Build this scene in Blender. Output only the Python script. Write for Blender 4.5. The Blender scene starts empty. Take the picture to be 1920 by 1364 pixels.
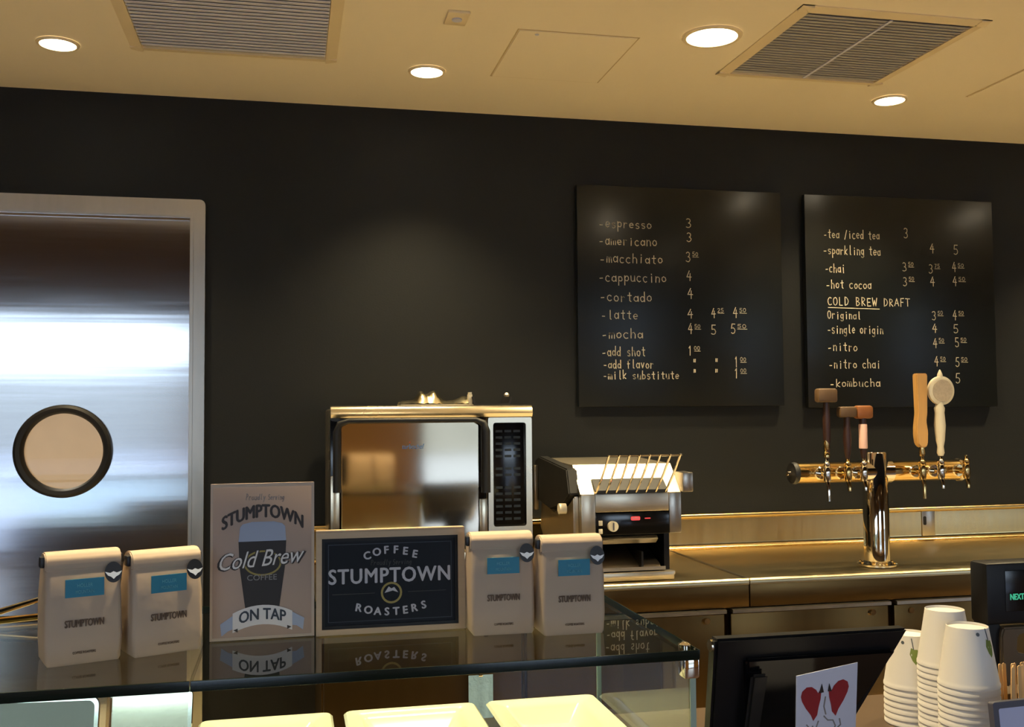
import bpy, bmesh, math, random
from mathutils import Vector, Matrix, Euler
random.seed(7)
C = bpy.context.scene.collection
SC = bpy.context.scene
PI = math.pi
R = math.radians

# ---------------------------------------------------------------- camera
EYE = 1.4196; DIST = 3.5813
cam_d = bpy.data.cameras.new('camera'); cam = bpy.data.objects.new('camera', cam_d); C.objects.link(cam)
cr = Vector((0.97686739, -0.21370478, -0.00777)); cu = Vector((-0.00255845, -0.04801144, 0.99884351)); cf = Vector((0.21383068, 0.97571777, 0.04744756))
m = Matrix((cr, cu, -cf)).transposed().to_4x4(); m.translation = (0, -DIST, EYE); cam.matrix_world = m
cam_d.sensor_width = 36; cam_d.sensor_fit = 'HORIZONTAL'; cam_d.lens = 35.8324; cam_d.clip_start = .02
SC.camera = cam

# ---------------------------------------------------------------- world, lights, exposure
W = bpy.data.worlds.new('overcast_sky'); SC.world = W; W.use_nodes = True
bg = W.node_tree.nodes['Background']; bg.inputs[0].default_value = (.66, .79, 1.0, 1); bg.inputs[1].default_value = 5.5
SC.view_settings.view_transform = 'Standard'; SC.view_settings.look = 'None'
SC.view_settings.exposure = 0.18; SC.view_settings.gamma = 1.0; SC.view_settings.use_curve_mapping = False
cy = SC.cycles
cy.max_bounces = 12; cy.diffuse_bounces = 5; cy.glossy_bounces = 6; cy.transparent_max_bounces = 24; cy.transmission_bounces = 8
cy.use_denoising = True; cy.sample_clamp_indirect = 6.0; cy.caustics_reflective = True; cy.caustics_refractive = False; cy.blur_glossy = 0.6
CEIL = 2.5
WARM = (1.0, .80, .47)
DOWN_POWER = 76.0
def spot(x, y, z, power, ang=105, col=WARM, radius=.045):
    l = bpy.data.lights.new('downlight_beam', 'SPOT'); l.energy = power; l.color = col; l.spot_size = R(ang); l.spot_blend = 1.0; l.shadow_soft_size = radius
    o = bpy.data.objects.new('downlight_beam', l); o.location = (x, y, z); C.objects.link(o); return o

# ---------------------------------------------------------------- materials
def lin(h):
    if isinstance(h, tuple): return h
    return tuple(((int(h[i:i+2], 16) / 255 + .055) / 1.055) ** 2.4 if int(h[i:i+2], 16) > 10 else int(h[i:i+2], 16) / 255 / 12.92 for i in (0, 2, 4))
def mat(name, col, rough=.5, metal=0, var=.08, scale=8, bump=0, bscale=60, stretch=(1, 1, 1), aniso=0, tangent=None, spec=.5, coat=0, emit=None, es=0, rvar=.05):
    mt = bpy.data.materials.new(name); mt.use_nodes = True; nt = mt.node_tree; N = nt.nodes; Lk = nt.links
    b = N['Principled BSDF']; c = lin(col)
    tc = N.new('ShaderNodeTexCoord'); mp = N.new('ShaderNodeMapping'); Lk.new(tc.outputs['Object'], mp.inputs[0]); mp.inputs['Scale'].default_value = stretch
    nz = N.new('ShaderNodeTexNoise'); nz.inputs['Scale'].default_value = scale; nz.inputs['Detail'].default_value = 4; Lk.new(mp.outputs[0], nz.inputs['Vector'])
    rp = N.new('ShaderNodeMix'); rp.data_type = 'RGBA'
    rp.inputs[6].default_value = (*[max(0, v * (1 - var)) for v in c], 1); rp.inputs[7].default_value = (*[min(1, v * (1 + var)) for v in c], 1)
    Lk.new(nz.outputs['Fac'], rp.inputs[0]); Lk.new(rp.outputs[2], b.inputs['Base Color'])
    mr = N.new('ShaderNodeMapRange'); mr.inputs[3].default_value = max(.01, rough - rvar); mr.inputs[4].default_value = min(1, rough + rvar)
    Lk.new(nz.outputs['Fac'], mr.inputs[0]); Lk.new(mr.outputs[0], b.inputs['Roughness'])
    b.inputs['Metallic'].default_value = metal; b.inputs['Specular IOR Level'].default_value = spec; b.inputs['Coat Weight'].default_value = coat
    if aniso:
        b.inputs['Anisotropic'].default_value = aniso
        cb = N.new('ShaderNodeCombineXYZ')
        for i in range(3): cb.inputs[i].default_value = tangent[i]
        Lk.new(cb.outputs[0], b.inputs['Tangent'])
    if bump:
        n2 = N.new('ShaderNodeTexNoise'); n2.inputs['Scale'].default_value = bscale; Lk.new(mp.outputs[0], n2.inputs['Vector'])
        bp = N.new('ShaderNodeBump'); bp.inputs['Strength'].default_value = bump; bp.inputs['Distance'].default_value = .01
        Lk.new(n2.outputs['Fac'], bp.inputs['Height']); Lk.new(bp.outputs[0], b.inputs['Normal'])
    if emit:
        b.inputs['Emission Color'].default_value = (*lin(emit), 1); b.inputs['Emission Strength'].default_value = es
    return mt
def glass(name, tint, ior=1.5, gloss_rough=0.0):
    mt = bpy.data.materials.new(name); mt.use_nodes = True; nt = mt.node_tree; N = nt.nodes; Lk = nt.links
    for n in list(N): N.remove(n)
    o = N.new('ShaderNodeOutputMaterial'); mx = N.new('ShaderNodeMixShader'); t = N.new('ShaderNodeBsdfTransparent'); g = N.new('ShaderNodeBsdfGlossy')
    fr = N.new('ShaderNodeFresnel'); fr.inputs[0].default_value = ior
    geo = N.new('ShaderNodeNewGeometry'); sub = N.new('ShaderNodeMath'); sub.operation = 'SUBTRACT'; sub.inputs[0].default_value = 1; Lk.new(geo.outputs['Backfacing'], sub.inputs[1])
    mul = N.new('ShaderNodeMath'); mul.operation = 'MULTIPLY'; Lk.new(fr.outputs[0], mul.inputs[0]); Lk.new(sub.outputs[0], mul.inputs[1])
    t.inputs[0].default_value = (*tint, 1); g.inputs[0].default_value = (1, 1, 1, 1); g.inputs['Roughness'].default_value = gloss_rough
    Lk.new(mul.outputs[0], mx.inputs[0]); Lk.new(t.outputs[0], mx.inputs[1]); Lk.new(g.outputs[0], mx.inputs[2]); Lk.new(mx.outputs[0], o.inputs[0])
    return mt
M = {}
M['wall'] = mat('charcoal_paint', '1b1d1d', .6, bump=.05, bscale=180, spec=.22)
M['ceil'] = mat('cream_ceiling_paint', 'f3e8cc', .6, var=.03, scale=1.2, bump=.02, bscale=90)
M['dark_ceil'] = mat('dark_open_ceiling', '1c1b1a', .9)
M['floor'] = mat('sealed_concrete', 'dccdb2', .5, var=.12, scale=2)
M['plaster'] = mat('warm_plaster', 'b8935c', .7)
M['wood_floor'] = mat('brown_wood_floor', '5a4030', .4, var=.25, scale=3, stretch=(1, 12, 1))
M['beige'] = mat('beige_back_room', 'e0ccb0', .7)
M['door'] = mat('brushed_steel_door', 'd4d4d6', .13, 1, var=.05, scale=3, stretch=(1, 1, 30), aniso=.85, tangent=(1, 0, 0), bump=.012, bscale=.8, rvar=.03)
M['frame'] = mat('satin_steel_frame', 'b5aea2', .3, 1, stretch=(6, 6, 1))
M['steel'] = mat('brushed_worktop_steel', 'd6c69e', .33, 1, var=.06, scale=5, stretch=(1, 14, 14), aniso=.5, tangent=(1, 0, 0))
M['splash'] = mat('brushed_splash_steel', 'c8b07c', .22, 1, var=.06, scale=4, stretch=(14, 1, 1), aniso=.7, tangent=(1, 0, 0), bump=.012, bscale=2)
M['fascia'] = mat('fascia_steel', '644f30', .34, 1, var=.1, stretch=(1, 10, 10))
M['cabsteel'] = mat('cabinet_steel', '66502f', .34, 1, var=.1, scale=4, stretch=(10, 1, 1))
M['oven'] = mat('polished_oven_steel', 'd6c8ae', .07, 1, var=.04, scale=2, bump=.035, bscale=3, rvar=.02)
M['ovenbody'] = mat('oven_case_steel', 'd8cbb0', .26, 1)
M['toaster'] = mat('toaster_steel', 'd8cdb6', .34, 1, var=.05, stretch=(1, 10, 10))
M['chrome'] = mat('chrome', 'e6ddcc', .06, 1, var=.02)
M['brass'] = mat('warm_chrome', 'd9b878', .14, 1)
M['black'] = mat('black_plastic', '0e0e10', .45, spec=.3)
M['gloss_black'] = mat('glossy_black', '0b0c0e', .15)
M['rubber'] = mat('black_rubber', '070708', .55)
M['board'] = mat('chalkboard', '141717', .3, var=.1, scale=6, spec=.32)
M['chalk'] = mat('chalk', 'd2c8ae', .9, var=.25, scale=120)
M['kraft'] = mat('kraft_paper', 'ae9a86', .7, var=.06, scale=14, bump=.15, bscale=30)
M['kraft_dark'] = mat('kraft_print_brown', '5d4a3c', .8)
M['teal'] = mat('teal_label', '1b7793', .5)
M['teal_light'] = mat('pale_teal_print', '5aa3b4', .5)
M['sticker_black'] = mat('sticker_black', '12131a', .4)
M['sticker_white'] = mat('sticker_white', 'e6ecf4', .4)
M['poster'] = mat('poster_card', 'a58f80', .6, var=.04)
M['poster_edge'] = mat('poster_border', 'b7a592', .6)
M['ink'] = mat('dark_ink', '2b2422', .6)
M['foam'] = mat('printed_foam', '98a3b8', .6)
M['stout'] = mat('printed_dark_coffee', '231e1d', .6)
M['script'] = mat('printed_white', 'd4d0cc', .6)
M['grey_print'] = mat('printed_grey', '85817f', .6)
M['gold_print'] = mat('printed_gold', '8f7f3c', .5)
M['navy'] = mat('navy_panel', '0c1119', .5, spec=.2)
M['navy_line'] = mat('navy_border', '242d38', .5)
M['signwhite'] = mat('sign_lettering', 'b3b1b6', .6)
M['signdim'] = mat('dim_sign_lettering', '3a3b36', .6)
M['signframe'] = mat('pale_wood_frame', 'b79f80', .5, var=.08, stretch=(2, 20, 20))
M['vent_grey'] = mat('vent_grey', 'c9cbdc', .6, var=.04)
M['vent_dark'] = mat('vent_dark_grey', 'a09e9e', .6)
M['ceil_trim'] = mat('ceiling_trim', 'e2d2ae', .5)
M['lamp'] = mat('lamp_glow', 'ffffff', .5, emit=(1.0, .86, .62), es=22)
M['platter'] = mat('white_platter', 'dfd9c4', .18, var=.02, spec=.6)
M['white_box'] = mat('white_paper', 'e8ecf2', .5, var=.02)
M['shelfsteel'] = mat('case_shelf', '6d675a', .35, 1)
M['caseside'] = mat('case_body', '3c3127', .5)
M['glass'] = glass('display_glass', (.92, .97, .94))
M['winglass'] = glass('window_glass', (.95, .97, .96))
M['glassedge'] = mat('green_glass_edge', '03160f', .22, var=.3, scale=3, spec=.35)
M['glassedge_light'] = mat('pale_glass_edge', '8fa08c', .2)
M['wood_pale'] = mat('pale_maple', 'c79a58', .4, var=.12, stretch=(12, 12, 1), scale=10)
M['wood_dark'] = mat('dark_walnut', '2c1810', .4, var=.2, stretch=(12, 12, 1))
M['wood_mid'] = mat('orange_brown_wood', '7c4a20', .45, var=.2, scale=30)
M['wood_olive'] = mat('weathered_brown_wood', '55402a', .5, var=.25, scale=30)
M['cream'] = mat('cream_plastic', 'd8cfb4', .35)
M['pink'] = mat('pinkish_label', 'dcb4a4', .5)
M['disc'] = mat('cream_disc_face', 'b9ab93', .5, var=.25, scale=90)
M['cup'] = mat('white_paper_cup', 'dad6cf', .55, var=.02)
M['leaf'] = mat('green_leaf_print', '6f8038', .6)
M['slate_dot'] = mat('grey_dot_print', '4a5258', .6)
M['card'] = mat('white_card', 'c4c6d4', .5, var=.02)
M['red'] = mat('red_print', '8e2026', .6, var=.15, scale=200)
M['led_green'] = mat('green_display_segment', '0a3020', .4, emit=(.05, .45, .25), es=.8)
M['emissive_red'] = mat('red_emission', '801010', .4, emit=(.9, .08, .08), es=.7)
M['blue_cloth'] = mat('pale_blue_cloth', '8fb0d6', .9, bump=.3)
M['stone'] = mat('front_counter_stone', '4a3a2a', .4)
M['stick'] = mat('birch_stir_stick', 'd8b27a', .6, stretch=(10, 10, 1))
M['lavender'] = mat('lavender_white_paper', 'b4b8d6', .5)
M['greyframe'] = mat('grey_plastic_frame', '4c4c58', .4)
M['brownstand'] = mat('bronze_grey_plastic', '6b5f4e', .3, .4)
M['foil'] = mat('crumpled_foil', 'e6d9b4', .2, 1)
M['pavement'] = mat('pavement', '9698a2', .9)
M['facade'] = mat('pale_facade', '989690', .9, var=.2, scale=.4)
M['logo_blue'] = mat('blue_print', '4f86c6', .4)
M['logo_orange'] = mat('orange_print', 'c0663a', .4)
M['keys'] = mat('keypad_marks', '141d22', .5)
M['seam'] = mat('shadow_gap', 'c2ae84', .9)

# ---------------------------------------------------------------- geometry helpers
class B:
    def __init__(s): s.v = []; s.f = []; s.off = Vector((0, 0, 0))
    def add(s, vs, fs, mx=None):
        n = len(s.v)
        s.v += [(mx @ Vector(v)) if mx else Vector(v) for v in vs]; s.f += [[i + n for i in f] for f in fs]; return s
    def bm(s, b, mx=None):
        b.verts.index_update(); s.add([v.co.copy() for v in b.verts], [[v.index for v in f.verts] for f in b.faces], mx); b.free(); return s
    def box(s, x0, x1, y0, y1, z0, z1, bev=0, seg=2, mx=None):
        b = bmesh.new(); bmesh.ops.create_cube(b, size=1)
        for v in b.verts: v.co = Vector(((x0 + x1) / 2 + v.co.x * (x1 - x0), (y0 + y1) / 2 + v.co.y * (y1 - y0), (z0 + z1) / 2 + v.co.z * (z1 - z0)))
        if bev: bmesh.ops.bevel(b, geom=list(b.edges), offset=bev, segments=seg, affect='EDGES', profile=.5)
        return s.bm(b, mx)
    def prism(s, pts, axis, a, b_, bev=0, mx=None):   # polygon pts extruded along axis from a to b_
        b = bmesh.new()
        def P(p, t): return {0: (t, p[0], p[1]), 1: (p[0], t, p[1]), 2: (p[0], p[1], t)}[axis]
        v0 = [b.verts.new(P(p, a)) for p in pts]; v1 = [b.verts.new(P(p, b_)) for p in pts]; n = len(pts)
        b.faces.new(v0); b.faces.new(v1[::-1])
        for i in range(n): b.faces.new((v0[i], v1[i], v1[(i + 1) % n], v0[(i + 1) % n]))
        bmesh.ops.recalc_face_normals(b, faces=b.faces)
        if bev: bmesh.ops.bevel(b, geom=list(b.edges), offset=bev, segments=2, affect='EDGES')
        return s.bm(b, mx)
    def lathe(s, prof, seg=32, mx=None, caps=True, sx=1, sy=1):  # (r, z) profile about Z
        vs = []; fs = []
        for r, z in prof:
            for k in range(seg):
                a = 2 * PI * k / seg; vs.append((r * math.cos(a) * sx, r * math.sin(a) * sy, z))
        for i in range(len(prof) - 1):
            for k in range(seg):
                k2 = (k + 1) % seg; fs.append((i * seg + k, i * seg + k2, (i + 1) * seg + k2, (i + 1) * seg + k))
        if caps:
            if prof[0][0] > 1e-6: fs.append(tuple(range(seg))[::-1])
            if prof[-1][0] > 1e-6: fs.append(tuple((len(prof) - 1) * seg + k for k in range(seg)))
        return s.add(vs, fs, mx)
    def tube(s, pts, r, seg=10, closed=False):
        pts = [Vector(p) for p in pts]; rings = []; n = len(pts); up = None
        for i, p in enumerate(pts):
            if closed: d = pts[(i + 1) % n] - pts[i - 1]
            else: d = pts[min(i + 1, n - 1)] - pts[max(i - 1, 0)]
            d.normalize()
            if up is None: up = d.orthogonal().normalized()
            up = (up - d * up.dot(d)).normalized(); q = d.cross(up)
            rr = r[i] if isinstance(r, (list, tuple)) else r
            rings.append([p + (up * math.cos(2 * PI * k / seg) + q * math.sin(2 * PI * k / seg)) * rr for k in range(seg)])
        vs = [v for g in rings for v in g]; fs = []
        for i in range(n if closed else n - 1):
            j = (i + 1) % n
            for k in range(seg): k2 = (k + 1) % seg; fs.append((i * seg + k, i * seg + k2, j * seg + k2, j * seg + k))
        if not closed: fs += [tuple(range(seg))[::-1], tuple((n - 1) * seg + k for k in range(seg))]
        return s.add(vs, fs)
    def cyl(s, p, q, r, seg=24, r2=None): return s.tube([p, q], [r, r2 if r2 is not None else r], seg)
def obj(name, b, mt, parent=None, loc=None, smooth=38, rot=None):
    me = bpy.data.meshes.new(name); me.from_pydata([tuple(v) for v in b.v], [], b.f); me.validate(); me.update()
    bb = bmesh.new(); bb.from_mesh(me); bmesh.ops.recalc_face_normals(bb, faces=bb.faces); bb.to_mesh(me); bb.free()
    if isinstance(mt, (list, tuple)):
        for x in mt: me.materials.append(M[x])
    else: me.materials.append(M[mt])
    me.shade_smooth(); me.set_sharp_from_angle(angle=R(smooth))
    o = bpy.data.objects.new(name, me); C.objects.link(o)
    if parent: o.parent = parent
    if loc: o.location = loc
    if rot: o.rotation_euler = rot
    return o
def tag(o, label, cat, group=None):
    o['label'] = label; o['category'] = cat
    if group: o['group'] = group
    return o
def thing(name, label, cat, loc=(0, 0, 0), rot=(0, 0, 0), group=None):
    o = bpy.data.objects.new(name, None); o.empty_display_size = .05; C.objects.link(o); o.location = loc; o.rotation_euler = rot
    return tag(o, label, cat, group)
def struct(name, b, mt, parent=None, **k):
    o = obj(name, b, mt, parent, **k)
    if not parent: o['kind'] = 'structure'
    return o
def copy_tree(o, parent=None):
    c = o.copy(); C.objects.link(c)
    if parent: c.parent = parent
    for ch in list(o.children): copy_tree(ch, c)
    return c
def rrect(x0, x1, z0, z1, r, seg=6, corners=(1, 1, 1, 1)):    # BL BR TR TL
    pts = []
    for (cx, cz, a0), on in zip(((x0 + r, z0 + r, PI), (x1 - r, z0 + r, 1.5 * PI), (x1 - r, z1 - r, 0), (x0 + r, z1 - r, .5 * PI)), corners):
        if on:
            for k in range(seg + 1): a = a0 + k / seg * PI / 2; pts.append((cx + r * math.cos(a), cz + r * math.sin(a)))
        else: pts.append((cx + (r if cx > (x0 + x1) / 2 else -r), cz + (r if cz > (z0 + z1) / 2 else -r)))
    return pts
def plate_hole(outer, hole, y0, y1):     # outline in XZ with one hole, thickness along Y
    b = bmesh.new(); es = []
    for loop in (outer, hole):
        vs = [b.verts.new((p[0], y0, p[1])) for p in loop]
        es += [b.edges.new((vs[i], vs[(i + 1) % len(vs)])) for i in range(len(vs))]
    bmesh.ops.triangle_fill(b, use_beauty=True, edges=es)
    r = bmesh.ops.extrude_face_region(b, geom=list(b.faces))
    for v in [g for g in r['geom'] if isinstance(g, bmesh.types.BMVert)]: v.co.y = y1
    bmesh.ops.recalc_face_normals(b, faces=b.faces)
    return B().bm(b)
def circle(cx, cz, r, n=40): return [(cx + r * math.cos(2 * PI * k / n), cz + r * math.sin(2 * PI * k / n)) for k in range(n)]

# --- lettering --------------------------------------------------------------
def text_bm(s, size, width=None, warp=None, shear=0, extrude=.0004, space=1.0, mx=None, hscale=1.0, bold=0):
    cu_ = bpy.data.curves.new('t', 'FONT'); cu_.body = s; cu_.size = size; cu_.extrude = extrude; cu_.align_x = 'CENTER'; cu_.shear = shear; cu_.space_character = space; cu_.resolution_u = 3
    o = bpy.data.objects.new('t', cu_); C.objects.link(o); dg = bpy.context.evaluated_depsgraph_get()
    me = bpy.data.meshes.new_from_object(o.evaluated_get(dg)); bpy.data.objects.remove(o); bpy.data.curves.remove(cu_)
    xs = [v.co.x for v in me.vertices]; w = max(xs) - min(xs); cx = (max(xs) + min(xs)) / 2; k = (width / w) if width else 1
    vs = []
    for v in me.vertices:
        x = (v.co.x - cx) * k; z = v.co.y * hscale; y = -v.co.z
        if warp: x, z = warp(x, z)
        vs.append((x, y, z))
    fs = [list(p.vertices) for p in me.polygons]; bpy.data.meshes.remove(me)
    o_ = B().add(vs, fs, mx)
    if bold:
        for sx_, sz_, k_ in ((bold, 0, .00004), (-bold, 0, .00008), (0, bold * .7, .00012), (0, -bold * .7, .00016)):
            o_.add([(v[0] + sx_, v[1] - k_, v[2] + sz_) for v in vs], fs, mx)
    return o_
def T(x, y, z): return Matrix.Translation((x, y, z))
def ar(cx, cy, rx, ry, a0, a1, n=7): return [(cx + rx * math.cos(R(a0 + (a1 - a0) * i / n)), cy + ry * math.sin(R(a0 + (a1 - a0) * i / n))) for i in range(n + 1)]
G = {  # hand-drawn stroke letters: x 0..0.6, x-height 0.6, cap height 1
 'a': [ar(.28, .3, .24, .28, 0, 360), [(.52, .6), (.54, .02)]], 'c': [ar(.3, .3, .26, .3, 50, 310)], 'd': [ar(.26, .28, .22, .27, 0, 360), [(.5, 1), (.5, 0)]],
 'e': [[(.06, .32), (.52, .34)] + ar(.3, .32, .24, .28, 10, 310)], 'f': [ar(.4, .8, .18, .18, 60, 180) + [(.22, -.05)], [(.05, .5), (.42, .5)]],
 'g': [ar(.26, .3, .22, .26, 0, 360), [(.5, .58)] + ar(.28, -.12, .22, .2, 0, -150)], 'h': [[(.08, 1), (.08, 0)], ar(.3, .36, .2, .22, 180, 0) + [(.5, 0)]],
 'i': [[(.3, .58), (.3, 0)], [(.3, .78), (.3, .85)]], 'k': [[(.08, 1), (.08, 0)], [(.48, .6), (.1, .25), (.5, 0)]], 'l': [[(.3, 1), (.28, .05), (.42, 0)]],
 'm': [[(.03, .6), (.03, 0)], ar(.16, .4, .13, .18, 180, 0) + [(.3, 0)], ar(.43, .4, .13, .18, 180, 0) + [(.57, 0)]], 'n': [[(.08, .6), (.08, 0)], ar(.3, .36, .2, .22, 180, 0) + [(.5, 0)]],
 'o': [ar(.3, .3, .24, .28, 90, 450)], 'p': [[(.08, .6), (.08, -.4)], ar(.3, .32, .22, .26, 170, -170)], 'r': [[(.12, .6), (.12, 0)], ar(.34, .34, .2, .22, 170, 50)],
 's': [ar(.3, .45, .2, .14, 40, 270, 5) + ar(.3, .15, .2, .15, 90, -140, 5)], 't': [[(.3, .9), (.3, .08), (.46, 0)], [(.08, .62), (.5, .62)]], 'u': [[(.08, .6), (.1, .15)] + ar(.28, .18, .19, .17, 190, 350) + [(.5, .6), (.52, 0)]],
 'v': [[(.06, .6), (.28, 0), (.5, .6)]], 'w': [[(.03, .6), (.16, 0), (.3, .45), (.44, 0), (.57, .6)]], 'y': [[(.08, .6), (.28, .08)], [(.5, .6), (.16, -.4)]], 'b': [[(.08, 1), (.08, 0)], ar(.28, .28, .22, .26, 150, -150)],
 '-': [[(.1, .3), (.4, .31)]], '/': [[(.45, .95), (.1, -.1)]], '"': [[(.2, .9), (.18, .6)], [(.38, .9), (.36, .6)]],
 '0': [ar(.3, .5, .24, .48, 90, 450, 10)], '1': [[(.18, .8), (.32, 1), (.32, 0)]], '2': [ar(.3, .75, .22, .24, 160, -20, 6) + [(.08, 0), (.55, 0)]], '3': [ar(.26, .75, .22, .24, 140, -80, 6) + ar(.26, .26, .26, .26, 80, -140, 6)],
 '4': [[(.36, 1), (.06, .4), (.56, .4)], [(.42, .75), (.4, 0)]], '5': [[(.52, 1), (.16, 1), (.12, .56)] + ar(.28, .3, .26, .3, 110, -140, 7)], '7': [[(.08, 1), (.52, 1), (.22, 0)]],
 'C': [ar(.34, .5, .28, .48, 50, 310)], 'O': [ar(.3, .5, .26, .48, 90, 450, 10)], 'L': [[(.1, 1), (.1, 0), (.5, 0)]], 'D': [[(.1, 0), (.1, 1)] + ar(.1, .5, .42, .5, 90, -90, 8)],
 'B': [[(.1, 0), (.1, 1)] + ar(.12, .75, .34, .24, 90, -90, 5) + ar(.12, .26, .4, .26, 90, -90, 6)], 'R': [[(.1, 0), (.1, 1)] + ar(.12, .75, .36, .25, 90, -90, 6) + [(.54, 0)]],
 'E': [[(.52, 1), (.1, 1), (.1, 0), (.52, 0)], [(.1, .5), (.42, .5)]], 'W': [[(.0, 1), (.15, 0), (.3, .7), (.45, 0), (.6, 1)]], 'A': [[(.02, 0), (.3, 1), (.58, 0)], [(.14, .36), (.46, .36)]],
 'F': [[(.52, 1), (.1, 1), (.1, 0)], [(.1, .52), (.44, .52)]], 'T': [[(.02, 1), (.58, 1)], [(.3, 1), (.3, 0)]], 'P': [[(.1, 0), (.1, 1)] + ar(.12, .72, .38, .28, 90, -90, 6)], 'S': [ar(.3, .74, .22, .25, 40, 270, 6) + ar(.3, .25, .24, .25, 90, -140, 6)],
}
def stroke_text(b, s, x0, x1, zb, h, w=.0028, y=0, jit=.02, shear=0):
    n = len(s); adv = (x1 - x0) / max(1, n); rnd = random.Random(hash(len(s)) + int(x0 * 1000) + int(zb * 1000))
    for i, ch in enumerate(s):
        if ch == ' ' or ch not in G: continue
        sc = rnd.uniform(.93, 1.07); dz = rnd.uniform(-jit, jit) * h * 2
        for pl in G[ch]:
            P = [(x0 + adv * i + (px * 1.45 + pz * shear) * adv * .92 + rnd.uniform(-1, 1) * jit * h, zb + dz + pz * h * sc + rnd.uniform(-1, 1) * jit * h) for px, pz in pl]
            for a, c in zip(P, P[1:]):
                d = Vector((c[0] - a[0], c[1] - a[1])); L = d.length
                if L < 1e-6: continue
                d /= L; q = Vector((-d.y, d.x)) * w / 2; e = d * w * .4
                b.add([(a[0] - e.x - q.x, y, a[1] - e.y - q.y), (c[0] + e.x - q.x, y, c[1] + e.y - q.y), (c[0] + e.x + q.x, y, c[1] + e.y + q.y), (a[0] - e.x + q.x, y, a[1] - e.y + q.y)], [(0, 1, 2, 3)])
def flat_poly(pts, y, th=.0004): return B().prism(pts, 1, y, y - th)

# ================================================================ the setting
XL, XR, YF, YS = -4.5, 9.0, -7.0, -2.35      # side walls, street wall, edge of the low ceiling
# back wall with door opening
b = B(); DX0, DX1, DT = -1.26, -.326, 2.083
b.box(XL, DX0 - .03, 0, .12, 0, 3.6).box(DX0 - .03, DX1 + .03, 0, .12, DT + .03, 3.6).box(DX1 + .03, XR, 0, .12, 0, 3.6)
struct('wall_back', b, 'wall')
struct('floor', B().box(XL - .2, XR + .2, -2.4, 3.0, -.1, 0), 'floor')
struct('floor_front', B().box(XL - .2, XR + .2, YF - .15, -2.4, -.1, 0), 'wood_floor')
# low ceiling with round openings kept simple: cans hang inside real recess boxes above the slab face
struct('ceiling', B().box(XL, XR, YS, 0, CEIL, CEIL + .04), 'ceil')
struct('trim_1', B().box(XL, XR, YS - .04, YS, CEIL, 3.6), 'dark_ceil')
struct('trim_2', B().box(XL, XR, YF, YS - .04, 3.6, 3.65), 'dark_ceil')
struct('wall_left', B().box(XL - .12, XL, YF, .12, 0, 3.65), 'plaster')
struct('wall_right', B().box(XR, XR + .12, YF, .12, 0, 3.65), 'plaster')
# street wall with windows
wins = [(-4.3, -.92), (1.16, 3.05), (6.7, 8.5)]
b = B(); WB, WT = .06, 2.38
xs = [XL] + [v for w in wins for v in w] + [XR]
for i in range(0, len(xs), 2): b.box(xs[i], xs[i + 1], YF - .15, YF, 0, 3.65)
for x0, x1 in wins: b.box(x0, x1, YF - .15, YF, 0, WB).box(x0, x1, YF - .15, YF, WT, 3.65)
struct('wall_front', b, 'plaster')
for i, (x0, x1) in enumerate(wins):
    w = bpy.data.objects.new('window_%d' % (i + 1), None); C.objects.link(w); w.location = ((x0 + x1) / 2, YF - .07, WB); w['kind'] = 'structure'
    hw = (x1 - x0) / 2; fb = B().box(-hw, hw, -.03, .03, 0, .05).box(-hw, hw, -.03, .03, WT - WB - .05, WT - WB).box(-hw, -hw + .05, -.03, .03, .05, WT - WB - .05).box(hw - .05, hw, -.03, .03, .05, WT - WB - .05)
    struct('window_frame', fb, 'black', w)
    struct('pane', B().box(-hw + .05, hw - .05, -.004, .004, .05, WT - WB - .05), 'winglass', w)
    pl = bpy.data.lights.new('window_portal', 'AREA'); pl.shape = 'RECTANGLE'; pl.size = x1 - x0; pl.size_y = WT - WB; pl.cycles.is_portal = True
    po = bpy.data.objects.new('window_portal', pl); po.location = ((x0 + x1) / 2, YF - .2, (WB + WT) / 2); po.rotation_euler = (R(90), 0, 0); C.objects.link(po)
struct('pavement', B().box(-60, 60, -60, YF - .15, -.12, -.02), 'pavement')
bf = B().box(-45, 45, -41, -33, -.1, 3.1)
for k in range(14): bf.box(-42 + k * 6, -39 + k * 6, -33, -32.9, .8, 2.3)
struct('street_facade', bf, 'facade')
# room behind the door
b = B().box(-3.2, .9, 2.6, 2.7, 0, 2.5).box(-3.3, -3.2, .12, 2.7, 0, 2.5).box(.9, 1.0, .12, 2.7, 0, 2.5)
struct('wall_back_room', b, 'beige')
struct('ceiling_back_room', B().box(-3.3, 1.0, .12, 2.7, 2.5, 2.55), 'beige')
spot(-1.3, 1.3, 2.45, 170, 150, (1, .85, .68), .2)

# ceiling diffusers, lamps and plates
def downlight(x, y, r, label, power, ang=105):
    t = thing('downlight', label, 'ceiling light', (x, y, CEIL))
    tr = B().lathe([(r * .98, -.0005), (r * 1.0, -.006), (r * 1.16, -.005), (r * 1.2, -.0005)], 48, caps=False)
    obj('trim_ring', tr, 'ceil_trim', t)
    obj('lens', B().lathe([(0.0001, -.0065), (r * .7, -.006), (r * .985, -.004), (r * .985, -.0008)], 48), 'lamp', t)
    spot(x, y, CEIL - .03, power, ang, radius=r * .8)
P = DOWN_POWER
downlight(-.658, -.455, .05, 'small round recessed downlight at far left, above the steel door', P * .6)
downlight(.424, -.42, .05, 'small round recessed downlight above the oven, between the two ceiling grilles', P)
downlight(1.191, -.878, .073, 'large bright round downlight left of the dark square grille', P * 2.2)
downlight(2.05, -.43, .05, 'small round recessed downlight at right, above the right menu board', P)
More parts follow.
